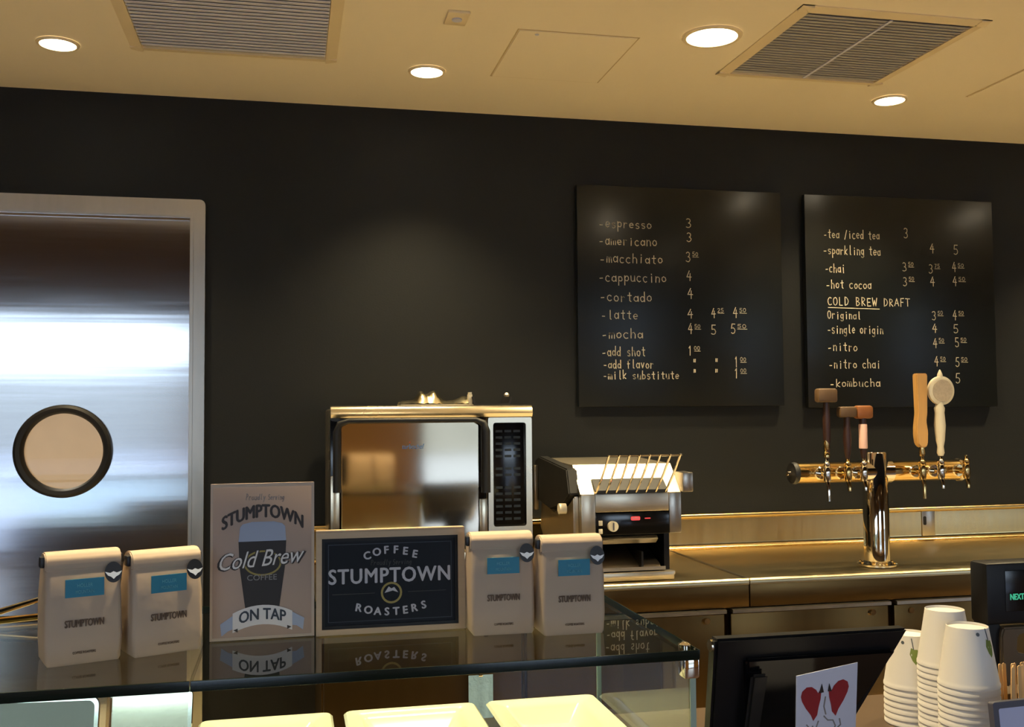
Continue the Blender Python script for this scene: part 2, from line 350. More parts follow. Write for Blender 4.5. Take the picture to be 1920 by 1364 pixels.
# more lamps outside the frame; two at right are added to brighten the ceiling
for x, y, q, w_ in ((3.3, -.45, 1.6, 'right of the right menu board near the wall'), (-1.9, -.5, .2, 'left of the steel door near the wall'), (-.42, -1.86, 1.3, 'above the two left coffee bags'), (.36, -1.9, 1.9, 'above the two right coffee bags'), (1.95, -1.55, 1.5, 'added above the cups to brighten the ceiling'), (3.0, -1.6, 2.4, 'added right of the customer display to brighten the ceiling'), (-1.6, -1.5, .15, 'left of the display case')):
    downlight(x, y, .06, 'recessed downlight outside the view, ' + w_, P * q)
for x, y in ((-3, -5.6), (-.4, -5.4), (1.2, -5.6), (3.6, -5.2), (5.4, -5.2)):  # unseen pendants, added to give the room warm light
    t = thing('added_pendant', 'unseen pendant lamp added over the customer area for warm light', 'lamp', (x, y, 2.6), group='added pendants over the customer area')
    obj('shade', B().lathe([(.03, .22), (.05, .2), (.14, .02), (.15, 0), (.14, 0), (.045, .19), (.02, .2)], 32, caps=False), 'black', t)
    obj('cord', B().cyl((0, 0, .2), (0, 0, 1.0), .004, 8), 'black', t)
    obj('bulb', B().lathe([(.0001, .03), (.03, .045), (.04, .08), (.03, .12), (.015, .16), (.015, .2)], 20), 'lamp', t)
    spot(x, y, 2.6, 60, 150, (1, .72, .4), .04)

def grille(name, x0, x1, y0, y1, mface, label, split, nsl):
    t = thing(name, label, 'air vent', ((x0 + x1) / 2, (y0 + y1) / 2, CEIL)); hx = (x1 - x0) / 2; hy = (y1 - y0) / 2
    f = B(); e = .028
    f.prism([(-hx - e, -.0), (-hx - e, -.003), (-hx, -.008), (-hx + .006, -.008), (-hx + .006, 0)], 1, -hy - e, hy + e)
    f.prism([(hx + e, -.0), (hx + e, -.003), (hx, -.008), (hx - .006, -.008), (hx - .006, 0)], 1, -hy - e, hy + e)
    f.prism([(-hy - e, -.0), (-hy - e, -.003), (-hy, -.008), (-hy + .006, -.008), (-hy + .006, 0)], 0, -hx - e, hx + e)
    f.prism([(hy + e, -.0), (hy + e, -.003), (hy, -.008), (hy - .006, -.008), (hy - .006, 0)], 0, -hx - e, hx + e)
    obj('frame', f, 'ceil_trim', t)
    obj('backing', B().box(-hx + .01, hx - .01, -hy + .01, hy - .01, -.003, -.0005), 'vent_dark', t)
    for k in range(nsl):
        y = -hy + .02 + (2 * hy - .04) * (k + .5) / nsl
        s = obj('slat', B().box(-hx + .008, hx - .008, -.48 * hy * 2 / nsl, .48 * hy * 2 / nsl, -.0007, .0007, mx=T(0, y, -.0052) @ Matrix.Rotation(R(9), 4, 'X')), mface, t)
    if split: obj('divider', B().box(-.004, .004, -hy + .012, hy - .012, -.009, -.006), 'vent_grey', t)
    return t
grille('return_grille', 1.365, 1.885, -1.115, -.597, 'vent_dark', 'square dark grey ceiling grille with a centre bar, between two lit downlights at right', True, 24)
grille('supply_grille', -.428, .112, -1.0, -.48, 'vent_grey', 'square pale grey ceiling grille cut off by the top of the picture, at left', False, 20)
t = thing('sensor_plate', 'small square plate on the ceiling right of the pale grille', 'sensor', (.446, -.878, CEIL))
obj('cover', B().box(-.03, .03, -.045, .045, -.008, 0, .002), 'ceil_trim', t); obj('lens_disc', B().lathe([(.014, -.011), (.014, -.008)], 20), 'vent_grey', t)
t = thing('access_panel', 'flush ceiling access panel outlined by a thin gap, left of the big downlight', 'panel', (.81, -.62, CEIL))
obj('door_panel', B().box(-.175, .175, -.2, .2, -.003, 0), 'ceil', t)
obj('reveal', B().box(-.181, -.177, -.204, .204, -.0012, -.0002).box(.177, .181, -.204, .204, -.0012, -.0002).box(-.181, .181, -.206, -.202, -.0012, -.0002).box(-.181, .181, .202, .206, -.0012, -.0002), 'seam', t)
obj('latch', B().lathe([(.006, -.0045), (.006, -.003)], 12, mx=T(-.12, -.18, 0)), 'vent_grey', t)
t = thing('access_panel', 'flush ceiling access panel at the right end of the picture', 'panel', (2.49, -.66, CEIL))
obj('door_panel', B().box(-.195, .195, -.14, .14, -.003, 0), 'ceil', t)
obj('reveal', B().box(-.202, -.197, -.145, .145, -.0012, -.0002).box(-.2, .2, -.145, -.142, -.0012, -.0002).box(-.2, .2, .142, .145, -.0012, -.0002), 'seam', t)

# ---------------------------------------------------------------- door
d = bpy.data.objects.new('door_1', None); C.objects.link(d); d.location = ((DX0 + DX1) / 2, 0, 0); d['kind'] = 'structure'
hx = (DX1 - DX0) / 2; PX, PZ = -.722 - (DX0 + DX1) / 2, 1.302
leaf = plate_hole([(-hx + .004, .008), (hx - .004, .008), (hx - .004, DT - .004), (-hx + .004, DT - .004)], circle(PX, PZ, .128, 56), .012, .052)
struct('leaf', leaf, 'door', d)
ring = B().lathe([(.122, -.004), (.124, -.012), (.138, -.016), (.151, -.010), (.153, 0)], 64, mx=T(PX, .012, PZ) @ Matrix.Rotation(R(90), 4, 'X') @ Matrix.Scale(-1, 4, (0, 0, 1)), caps=False)
ring = B()
prof = [(.124, .026), (.124, .002), (.13, -.008), (.142, -.012), (.151, -.006), (.153, .011)]
seg = 64
vs = []; fs = []
for r_, y_ in prof:
    for k in range(seg): a = 2 * PI * k / seg; vs.append((PX + r_ * math.cos(a), y_, PZ + r_ * math.sin(a)))
for i in range(len(prof) - 1):
    for k in range(seg): fs.append((i * seg + k, i * seg + (k + 1) % seg, (i + 1) * seg + (k + 1) % seg, (i + 1) * seg + k))
struct('porthole_gasket', ring.add(vs, fs), 'rubber', d)
struct('porthole_pane', B().prism(circle(PX, PZ, .1245, 48), 1, .028, .034), 'winglass', d)
fr = B()
fw_ = .049
fr.prism(rrect(hx, hx + fw_, -.4, DT + fw_ + .015, .02, 6, (0, 0, 1, 0)), 1, -.022, .10) if False else None
def frame_loop(o0, o1):   # U-shaped casing
    x0, x1, zt = -hx - o0, hx + o0, DT + o0
    X0, X1, ZT = -hx - o1, hx + o1, DT + o1 + .012; r = .018
    inner = [(x1, 0), (x1, zt), (x0, zt), (x0, 0)]
    outer = [(X0, 0), (X0, ZT - r)] + [(X0 + r - r * math.cos(a), ZT - r + r * math.sin(a)) for a in (R(22), R(45), R(68))] + [(X0 + r, ZT), (X1 - r, ZT)] + [(X1 - r + r * math.sin(a), ZT - r + r * math.cos(a)) for a in (R(22), R(45), R(68))] + [(X1, ZT - r), (X1, 0)]
    return inner + outer
struct('casing', B().prism(frame_loop(0, fw_), 1, -.024, .0), 'frame', d)
struct('casing_bead', B().prism(frame_loop(.004, .011), 1, -.028, -.024), 'frame', d)
struct('jamb', B().box(hx, hx + .028, .001, .118, 0, DT).box(-hx - .028, -hx, .001, .118, 0, DT).box(-hx - .028, hx + .028, .001, .118, DT, DT + .028), 'frame', d)

# ---------------------------------------------------------------- menu boards
L1 = [('-espresso',0.084,0.291,0.671),('-americano',0.083,0.311,0.607),('-macchiato',0.086,0.333,0.542),('-cappuccino',0.081,0.346,0.473),('-cortado',0.085,0.289,0.400),('-latte',0.088,0.234,0.334),('-mocha',0.089,0.253,0.264),('-add shot',0.090,0.259,0.199),('-add flavor',0.094,0.291,0.154),('-milk substitute',0.093,0.389,0.115),('3',0.421,0.449,0.682),('3',0.423,0.450,0.630),('3.50',0.419,0.470,0.556),('4',0.420,0.446,0.484),('4',0.423,0.451,0.416),('4',0.422,0.450,0.342),('4.25',0.516,0.569,0.347),('4.50',0.604,0.660,0.348),('4.50',0.423,0.470,0.286),('5',0.514,0.540,0.283),('5.50',0.594,0.661,0.288),('1.00',0.420,0.460,0.204),('"',0.440,0.461,0.164),('"',0.527,0.549,0.165),('1.00',0.604,0.643,0.163),('"',0.439,0.461,0.125),('"',0.526,0.548,0.125),('1.00',0.604,0.642,0.121)]
L2 = [('-tea /iced tea',0.079,0.321,0.668),('-sparkling tea',0.077,0.324,0.606),('-chai',0.082,0.169,0.535),('-hot cocoa',0.085,0.281,0.474),('COLD BREW DRAFT',0.088,0.447,0.409),('Original',0.087,0.232,0.356),('-single origin',0.086,0.327,0.300),('-nitro',0.086,0.215,0.232),('-nitro chai',0.089,0.312,0.166),('-kombucha',0.092,0.310,0.094),('3',0.422,0.448,0.680),('4',0.536,0.562,0.623),('5',0.641,0.669,0.622),('3.50',0.413,0.460,0.549),('3.75',0.529,0.576,0.545),('4.50',0.633,0.689,0.550),('3.50',0.414,0.466,0.492),('4',0.534,0.560,0.492),('4.50',0.634,0.694,0.496),('3.50',0.537,0.573,0.359),('4.50',0.630,0.680,0.360),('4',0.538,0.564,0.308),('5',0.631,0.659,0.307),('4.50',0.539,0.586,0.251),('5.50',0.636,0.691,0.254),('4.50',0.543,0.591,0.178),('5.50',0.636,0.693,0.176),('5',0.634,0.662,0.110)]
def menu(x0, x1, z0, z1, lines, label, underline):
    t = thing('menu_board', label, 'menu board', (x0, -.010, z0)); w = x1 - x0; h = z1 - z0
    obj('board', B().box(0, w, -.022, 0, 0, h, .002), 'board', t)
    obj('wall_cleat', B().box(.1, w - .1, .0, .009, h - .1, h - .06), 'black', t)
    wb = B()
    for s, a, c, z in lines:
        H = .034
        if s[0].isdigit():
            if '.' in s:
                p, q = s.split('.'); wd = c - a
                stroke_text(wb, p, a, a + .024, z - .017, .036, y=-.0226)
                stroke_text(wb, q, a + .026, max(c, a + .052), z + .004, .014, .002, y=-.0226); wb.add([(a + .027, -.0226, z - .001), (max(c, a + .052), -.0226, z - .001), (max(c, a + .052), -.0226, z + .001), (a + .027, -.0226, z + .001)], [(0, 1, 2, 3)])
            else: stroke_text(wb, s, a, c, z - .017, .036, .003, y=-.0226)
        elif s == '"': stroke_text(wb, s, a, c, z - .02, .034, .0035, y=-.0226)
        elif s.isupper(): stroke_text(wb, s, a, c, z - .015, .03, .003, y=-.0226)
        else:
            tight = z < .13 or s in ('Original',) or (.14 < z < .17 and 'flavor' in s)
            stroke_text(wb, s, a, c, z - .014, .03 if tight else H, .003, y=-.0226)
    if underline: wb.add([(.09, -.0226, .386), (.31, -.0226, .383), (.31, -.0226, .3805), (.09, -.0226, .3835)], [(0, 1, 2, 3)])
    obj('chalk_lettering', wb, 'chalk', t)
menu(1.0245, 1.832, 1.436, 2.248, L1, 'left black chalk menu board with espresso drinks handwritten in white', False)
menu(1.9315, 2.754, 1.426, 2.247, L2, 'right black chalk menu board with teas and cold brew draft handwritten in white', True)

# ================================================================ back counter
CT = .91
def worktop(x0, x1, z, label):
    t = thing('steel_worktop', label, 'counter', ((x0 + x1) / 2, -.35, z)); h = (x1 - x0) / 2
    obj('top_sheet', B().box(-h, h, -.34, .335, -.02, -.003, .001), 'steel', t)
    obj('front_rim', B().prism([(-.354, -.016), (-.355, -.006), (-.351, .001), (-.345, .003), (-.338, .001), (-.330, -.003), (-.330, -.016)], 0, -h, h), 'steel', t, smooth=60)
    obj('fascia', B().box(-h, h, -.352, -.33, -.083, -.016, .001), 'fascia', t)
    R_ = .022; cove = [(.332 - R_ + R_ * math.sin(a), -.003 + R_ - R_ * math.cos(a)) for a in [R(15 * k) for k in range(7)]]
    obj('splashback', B().prism(cove + [(.332, .108), (.324, .110), (.318, .116), (.318, .122), (.322, .127), (.330, .129), (.35, .129), (.35, -.02), (.332 - R_, -.02)], 0, -h, h), 'splash', t, smooth=50)
worktop(.075, 1.357, CT, 'stainless steel worktop on the left, under the oven and toaster')
worktop(1.361, 3.5, CT, 'stainless steel worktop with high splashback, under the draft tower')
obj('joint_strip', B().cyl((0, -.345, -.003), (0, .31, -.003), .0055, 14), 'frame', [o for o in C.objects if o.name == 'steel_worktop.001'][0], loc=(-1.0715, 0, 0))
def cabinet(x0, x1, lock, label, door2=None):
    t = thing('undercounter_cabinet', label, 'cabinet', ((x0 + x1) / 2, -.36, 0)); h = (x1 - x0) / 2
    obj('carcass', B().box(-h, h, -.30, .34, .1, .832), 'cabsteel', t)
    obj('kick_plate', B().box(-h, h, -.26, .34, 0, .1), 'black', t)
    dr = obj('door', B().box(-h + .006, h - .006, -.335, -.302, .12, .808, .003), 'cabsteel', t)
    obj('pull_lip', B().prism([(-.352, .812), (-.352, .822), (-.33, .826), (-.302, .826), (-.302, .812)], 0, -h + .006, h - .006), 'frame', dr)
    if lock is not None:
        lx = lock - (x0 + x1) / 2
        obj('lock', B().cyl((lx, -.335, .79), (lx, -.342, .79), .009, 20), 'chrome', dr)
cabinet(.09, .66, .55, 'steel under-counter cabinet at the left end, behind the glass case')
cabinet(.664, 1.286, 1.222, 'steel under-counter cabinet below the toaster with a round lock')
cabinet(1.294, 1.834, 1.772, 'steel under-counter cabinet left of the draft tower with a lock at right')
cabinet(1.842, 2.4, 1.905, 'steel under-counter cabinet below the draft tower with a lock at left')
cabinet(2.405, 3.45, None, 'steel under-counter cabinet at the far right, behind the customer display')
t = thing('wall_outlet', 'black outlet with pale cover plate on the splashback behind the taps', 'outlet', (2.41, -.0185, .985))
obj('plate', B().box(-.0, .055, -.004, 0, -.06, .045, .001), 'frame', t); obj('socket', B().prism(rrect(.004, .016, -.018, .016, .005), 1, -.007, -.004), 'black', t)

# ---------------------------------------------------------------- oven
def oven():
    x0, x1, z0, z1, yf = .117, .708, CT + .03, 1.440, -.615
    t = thing('speed_oven', 'large stainless steel countertop oven with black keypad and polished door', 'oven', ((x0 + x1) / 2, yf, CT))
    h = (x1 - x0) / 2; H = z1 - CT
    obj('case', B().box(-h + .004, h - .004, .03, .56, .032, H - .006, .012), 'ovenbody', t)
    # top visor: rounded bright band above the door
    obj('visor', B().prism([(.0, H - .038), (-.012, H - .034), (-.018, H - .024), (-.014, H - .010), (-.002, H - .001), (.012, H), (.035, H), (.035, H - .038)], 0, -h, h), 'ovenbody', t)
    # bezel around the keypad
    kp = plate_hole(rrect(.163, h, .12, H - .036, .006), rrect(.178, h - .018, .172, H - .052, .008), -.004, .03)
    obj('bezel', kp, 'ovenbody', t)
    k = obj('keypad', B().box(.176, h - .016, .004, .012, .168, H - .050, .002), 'gloss_black', t)
    kb = B()
    for r_ in range(15):
        z = .19 + r_ * .0185
        for c_ in range(3):
            if r_ in (6, 9): continue
            x = .187 + c_ * .027; obj('key_mark', B().box(x, x + .02, .0025, .0045, z, z + .007), 'keys', k)
    # door: left pillar strip, door slab with rounded top corners
    obj('door_surround', B().box(-h, .160, .012, .032, .12, H - .036, .002), 'gloss_black', t)
    dx0, dx1 = -h + .030, .132
    dd = obj('door', B().prism(rrect(dx0, dx1, .128, H - .046, .016, 6), 1, -.012, .012, .002), 'oven', t)
    lb = text_bm('turbochef', .020, .064, shear=.15, mx=T(-.060, -.0124, .405)); obj('logo_lettering', lb, 'logo_blue', dd)
    obj('logo_mark', B().prism(circle(-.070, .424, .003, 10), 1, -.0126, -.012), 'logo_orange', dd)
    # handle: black hoop running over the top and down both sides
    pts = [(dx0 - .014, -.03, .285), (dx0 - .014, -.03, H - .075), (dx0 - .006, -.03, H - .052), (dx0 + .02, -.03, H - .043), (dx1 - .01, -.03, H - .043), (dx1 + .012, -.03, H - .052), (dx1 + .018, -.03, H - .075), (dx1 + .018, -.03, .275)]
    hb = B(); rr = [.011, .011, .010, .0075, .0075, .011, .014, .014]
    hb.tube(pts, rr, 10)
    hb.box(dx0 - .020, dx0 - .008, -.03, .012, .30, .33).box(dx1 + .006, dx1 + .028, -.03, .012, .29, .33)
    hd = obj('handle', hb, 'rubber', t)
    obj('side_strip_left', B().box(-h, -h + .026, -.002, .012, .12, H - .20, .002), 'ovenbody', t)
    obj('side_strip_right', B().box(.136, .160, -.002, .012, .12, .255, .002), 'ovenbody', t)
    # lower panel with vent slots, filter, feet
    lp = obj('lower_panel', B().box(-h, h, -.006, .03, .03, .117, .004), 'ovenbody', t)
    obj('lower_lip', B().prism([(-.006, .100), (-.022, .104), (-.024, .112), (-.006, .117)], 0, -h + .01, h - .01), 'ovenbody', t)
    sl = B()
    for i in range(18): sl.box(-h + .04 + i * .028, -h + .058 + i * .028, -.0075, -.005, .05, .056)
    obj('vent_slots', sl, 'black', lp)
    for sx in (-h + .04, h - .04):
        for sy in (.05, .5): obj('foot', B().lathe([(.018, 0), (.018, .012), (.014, .034)], 20, mx=T(sx, sy, 0)), 'rubber', t)
oven()
OT = 1.440
# things on top of the oven
b = B(); rnd = random.Random(3); n1, n2 = 26, 9; vs = []; fs = []
for i in range(n1):
    for j in range(n2):
        u = i / (n1 - 1); v = j / (n2 - 1); x = -.11 + .22 * u; y = -.05 + .10 * v
        z = .004 + (1 - abs(2 * v - 1) ** 2) * (.008 + .030 * max(0, math.exp(-((u - .30) / .07) ** 2)) + .032 * math.exp(-((u - .47) / .09) ** 2) + .014 * math.exp(-((u - .9) / .1) ** 2)) + rnd.uniform(0, .005) * (0 < i < n1 - 1)
        vs.append((x, y, z))
for i in range(n1 - 1):
    for j in range(n2 - 1): a = i * n2 + j; fs.append((a, a + n2, a + n2 + 1, a + 1))
for i in range(n1): pass
b.add(vs, fs)
t = thing('paper_bundle', 'crumpled cream paper bundle lying on top of the oven', 'paper', (.435, -.50, OT + .0)); obj('sheet', b, 'foil', t, smooth=60); obj('fold', B().box(-.11, .11, -.05, .05, .0, .004), 'cream', t)
t = thing('upright_tag', 'small upright cream tag beside the paper bundle on the oven', 'tag', (.535, -.54, OT)); obj('card', B().box(-.006, .006, -.012, .012, .0, .034, .002), 'cream', t); obj('tab', B().box(-.004, .004, -.012, .012, .034, .040), 'cream', t)
t = thing('black_tray', 'low black tray with a dark handle on top of the oven at right', 'tray', (.60, -.5, OT))
obj('pan', B().prism([(-.055, 0), (.055, 0), (.062, .026), (.056, .026), (.050, .006), (-.050, .006), (-.055, .026), (-.062, .026)], 1, -.06, .06), 'rubber', t); obj('knob', B().lathe([(.007, .0), (.009, .006), (.004, .012)], 16, mx=T(.045, -.058, .026)), 'frame', t)

# ---------------------------------------------------------------- conveyor toaster
def toaster():
    x0, x1, yf = .852, 1.170, -.635
    t = thing('conveyor_toaster', 'stainless conveyor toaster with wire loading rack and black control strip', 'toaster', ((x0 + x1) / 2, yf, CT))
    h = (x1 - x0) / 2
    zf = lambda z: z - CT
    side = [(.0, .135), (.0, .205), (.0, .262), (.10, .345), (.42, .365), (.46, .34), (.46, .10), (.40, .05), (.06, .05), (.06, .135)]
    # hood (top, slopes forward), front panels
    obj('hood', B().prism([(.0, .262), (.085, .345), (.43, .352), (.43, .33), (.10, .32), (.012, .25)], 0, -h, h), 'toaster', t)
    obj('core', B().box(-h + .03, h - .02, .03, .43, .135, .255), 'black', t)
    obj('front_panel', B().box(-h + .045, h - .040, -.004, .03, .206, .262, .003), 'toaster', t)
    obj('left_post', B().box(-h, -h + .045, -.006, .03, .135, .262, .004), 'toaster', t)
    obj('right_post', B().box(h - .04, h, -.006, .10, .138, .262, .004), 'frame', t)
    cp = obj('control_strip', B().box(-h + .045, h - .040, -.006, .03, .138, .203, .002), 'gloss_black', t)
    obj('dial', B().cyl((-.063, -.006, .165), (-.063, -.02, .165), .0155, 24), 'cream', cp); obj('dial_pointer', B().box(-.065, -.061, -.0215, -.02, .154, .176), 'greyframe', cp)
    for z in (.175, .150): obj('rocker_switch', B().box(-.106, -.094, -.010, -.006, z - .0075, z + .0075, .001), 'cream', cp)
    obj('badge', B().prism(rrect(-.004, .025, .180, .192, .004), 1, -.008, -.006), 'emissive_red', cp)  # badge and strip colour carries its own red emission
    obj('badge_strip', B().box(.04, .058, -.0075, -.006, .184, .187), 'emissive_red', cp)
    obj('badge_lettering', text_bm('HATCO', .008, .022, mx=T(.0105, -.0085, .1835)), 'signwhite', cp)
    # black side housing with a curved polished lower cover
    obj('side_housing', B().prism([(.05, .335), (.40, .360), (.45, .345), (.465, .27), (.43, .215), (.25, .195), (.09, .225), (.02, .26)], 0, -h - .03, -h + .004, .004), 'rubber', t)
    cv = []
    obj('curved_cover', B().prism([(.02, .255), (.09, .22), (.25, .19), (.42, .21), (.44, .12), (.36, .06), (.16, .03), (.05, .06), (.02, .12)], 0, -h - .016, -h + .002, .004), 'toaster', t)
    obj('side_knob', B().cyl((-h - .03, .06, .215), (-h - .052, .06, .215), .016, 20), 'cream', t)
    obj('side_bracket', B().box(-h - .045, -h - .03, .40, .425, .18, .33, .004), 'frame', t)
    # lower opening: base, walls, return chute
    obj('base_plate', B().box(-h, h - .02, .0, .43, .012, .024, .003), 'toaster', t)
    obj('base_front', B().box(-h, h - .028, -.012, .012, .0, .026, .004), 'toaster', t)
    obj('right_wall', B().box(h - .045, h - .028, .03, .43, .024, .14), 'black', t)
    obj('left_wall', B().box(-h, -h + .015, .03, .43, .024, .14), 'black', t)
    obj('rear_wall', B().box(-h, h - .03, .40, .43, .024, .14), 'black', t)
    obj('deflector', B().prism([(.0, .122), (.01, .132), (.12, .135), (.12, .125), (.02, .108)], 0, -h + .05, h - .075), 'toaster', t)
    obj('return_chute', B().prism([(.02, .034), (.03, .044), (.26, .12), (.26, .112), (.04, .034)], 0, -h + .02, h - .06), 'frame', t)
    obj('chute_divider', B().box(.03, .036, .0, .2, .03, .085), 'black', t)
    obj('toast_tray', B().prism([(-.008, .030), (.012, .027), (.2, .03), (.2, .034), (.012, .031), (-.004, .040), (-.008, .040)], 0, -h + .01, h - .055), 'toaster', t)
    # wire loading rack leaning towards the operator
    rk = obj('loading_rack', B().cyl((-.118, -.004, .268), (.115, -.004, .268), .0032, 8).cyl((-.098, -.10, .378), (.125, -.10, .378), .0032, 8).cyl((-.118, .02, .262), (.115, .02, .262), .0032, 8), 'chrome', t)
    for i in range(8):
        x = -.112 + i * .0315
        w = obj('wire', B().tube([(x, .03, .262), (x, -.004, .264), (x + .005, -.06, .322), (x + .009, -.10, .372), (x + .010, -.104, .382)], .0034, 8), 'chrome', rk)
    # feed opening and side guide
    obj('feed_opening', B().prism([(-.008, .262), (-.008, .272), (.036, .304), (.05, .296)], 0, -h + .045, h - .045), 'rubber', t)
    obj('side_guide', B().box(h, h + .034, -.02, .05, .262, .322, .004), 'frame', t); 
    for sx in (-h + .03, h - .05): 
        for sy in (.03, .38): obj('foot', B().lathe([(.012, 0), (.012, .012)], 14, mx=T(sx, sy, 0)), 'rubber', t)
toaster()

# ---------------------------------------------------------------- draft tower
def tower():
    tx, ty = 1.880, -.555
    t = thing('draft_tower', 'polished T-shaped draft tower with a row of taps', 'beer tap tower', (tx, ty, CT))
    col = obj('column', B().lathe([(.062, 0), (.062, .006), (.046, .010), (.041, .016), (.041, .365), (.038, .369), (.0001, .369)], 48), 'chrome', t)
    fl = B()
    for k in range(8): a = 2 * PI * k / 8; fl.lathe([(.005, .006), (.005, .012), (.0001, .014)], 10, mx=T(.053 * math.cos(a), .053 * math.sin(a), 0))
    obj('base_bolts', fl, 'brass', col)
    zc = .305
    obj('cross_bar', B().cyl((-.285, 0, zc), (.305, 0, zc), .033, 40), 'brass', t)
    obj('collar', B().cyl((-.052, 0, zc), (.052, 0, zc), .038, 40), 'chrome', t)
    obj('end_cap', B().lathe([(.034, 0), (.036, .006), (.033, .016), (.0001, .020)], 36, mx=T(-.283, 0, zc) @ Matrix.Rotation(R(-90), 4, 'Y')), 'rubber', t)
    obj('end_nut', B().lathe([(.008, 0), (.008, .012), (.0001, .015)], 16, mx=T(-.303, 0, zc) @ Matrix.Rotation(R(-90), 4, 'Y')), 'chrome', t)
    obj('end_cap', B().lathe([(.034, 0), (.038, .004), (.038, .012), (.030, .016), (.0001, .018)], 36, mx=T(.303, 0, zc) @ Matrix.Rotation(R(90), 4, 'Y')), 'chrome', t)
    taps = [1.665, 1.738, 1.794, 2.004, 2.072, 2.165]
    for i, X in enumerate(taps):
        x = X - tx
        fb = B(); fb.cyl((x, -.028, zc), (x, -.042, zc), .017, 24).cyl((x, -.042, zc), (x, -.070, zc), .010, 20)
        fb.lathe([(.0001, -.026), (.009, -.024), (.012, -.014), (.012, .014), (.009, .022), (.011, .026), (.011, .034), (.006, .040), (.005, .052), (.0001, .053)], 20, mx=T(x, -.075, zc))
        L_ = .085 if i in (0, 3) else .055
        fb.tube([(x, -.075, zc - .02), (x, -.083, zc - .04), (x, -.084, zc - L_)], [.007, .0062, .0055], 14)
        f = obj('faucet', fb, 'brass' if i % 2 else 'chrome', t)
        cl = obj('shank_collar', B().lathe([(.020, 0), (.021, .004), (.018, .008)], 24, mx=T(x, -.03, zc) @ Matrix.Rotation(R(90), 4, 'X')), 'chrome', f)
    def hb(x, zz): return T(x - tx, -.075, zz - CT)
    # 1: tall mallet-topped dark handle
    h1 = obj('tap_handle', B().lathe([(.006, 0), (.009, .01), (.0085, .03), (.007, .035), (.0115, .06), (.012, .13), (.009, .18), (.010, .2)], 20, mx=hb(1.667, 1.265)), 'wood_dark', t); h1['label'] = 'tall dark tap handle with a block head'
    obj('handle_head', B().box(-.034, .034, -.017, .017, 0, .044, .008, mx=hb(1.667, 1.442)), 'wood_olive', h1)
    obj('ferrule', B().lathe([(.010, 0), (.0105, .012), (.007, .018), (.0095, .026), (.0095, .052), (.007, .055)], 18, mx=hb(1.665, 1.268)), 'brass', h1)
    # 2 and 3: shorter
    h2 = obj('tap_handle', B().lathe([(.006, 0), (.010, .02), (.013, .06), (.010, .12), (.011, .135)], 20, mx=hb(1.738, 1.262)), 'wood_dark', t); h2['label'] = 'short dark red-brown tap handle with a block head'
    obj('handle_head', B().box(-.030, .030, -.016, .016, 0, .034, .008, mx=hb(1.738, 1.394)), 'wood_olive', h2)
    h3 = obj('tap_handle', B().lathe([(.006, 0), (.010, .02), (.012, .05), (.012, .11), (.011, .135)], 20, mx=hb(1.794, 1.262)), 'wood_dark', t); h3['label'] = 'short tap handle with a pink label and orange-brown block head'
    obj('handle_head', B().box(-.029, .029, -.017, .017, 0, .042, .009, mx=hb(1.796, 1.389)), 'wood_mid', h3)
    obj('handle_label', B().lathe([(.0128, .032), (.0135, .036), (.0135, .105), (.0128, .11)], 20, mx=hb(1.794, 1.262), caps=False), 'pink', h3)
    # 4: tall pale paddle
    pad = [(-.008, 0), (.010, 0), (.017, .012), (.019, .05), (.014, .085), (.018, .11), (.021, .235), (.019, .240), (-.018, .240), (-.020, .235), (-.017, .11), (-.023, .07), (-.024, .04), (-.020, .012)]
    h4 = obj('tap_handle', B().prism(pad, 1, -.012, .012, .003, mx=hb(2.003, 1.294)), 'wood_pale', t); h4['label'] = 'tall pale wooden paddle tap handle'
    obj('ferrule', B().lathe([(.008, 0), (.010, .008), (.008, .03)], 16, mx=hb(2.004, 1.266)), 'brass', h4)
    # 5: cream handle with round disc
    h5 = obj('tap_handle', B().lathe([(.008, 0), (.012, .01), (.010, .03), (.014, .05), (.018, .10), (.015, .14), (.017, .155), (.012, .165), (.010, .20)], 24, mx=hb(2.072, 1.266)), 'cream', t); h5['label'] = 'cream tap handle topped by a round disc'
    dz = 1.478 - CT
    dk = obj('disc', B().lathe([(.0001, .009), (.040, .009), (.047, .005), (.047, -.005), (.040, -.009), (.0001, -.009)], 40, mx=T(2.077 - tx, -.077, dz) @ Matrix.Rotation(R(90), 4, 'X')), 'cream', h5)
    obj('disc_face', B().cyl((2.077 - tx, -.0865, dz), (2.077 - tx, -.0878, dz), .036, 32), 'disc', dk)
    obj('finial', B().lathe([(.010, 0), (.008, .012), (.003, .024), (.0001, .028)], 14, mx=hb(2.077, 1.520)), 'cream', h5)
tower()

# ================================================================ glass display case
GX0, GX1, GYF, GYB, GZ = -1.35, .536, -2.287, -1.80, 1.10
t = thing('display_case', 'glass-topped pastry display case under the bags and signs', 'display case', (0, -2.04, 0))
def L(o): return T(0, 2.04, 0)
obj('cabinet_base', B().box(GX0, GX1, GYF - .03 + 2.04, GYB + 2.04, 0, .86), 'caseside', t)
obj('deck', B().box(GX0, GX1 + .004, GYF + 2.04, GYB + 2.04, .86, .885, .003), 'shelfsteel', t)
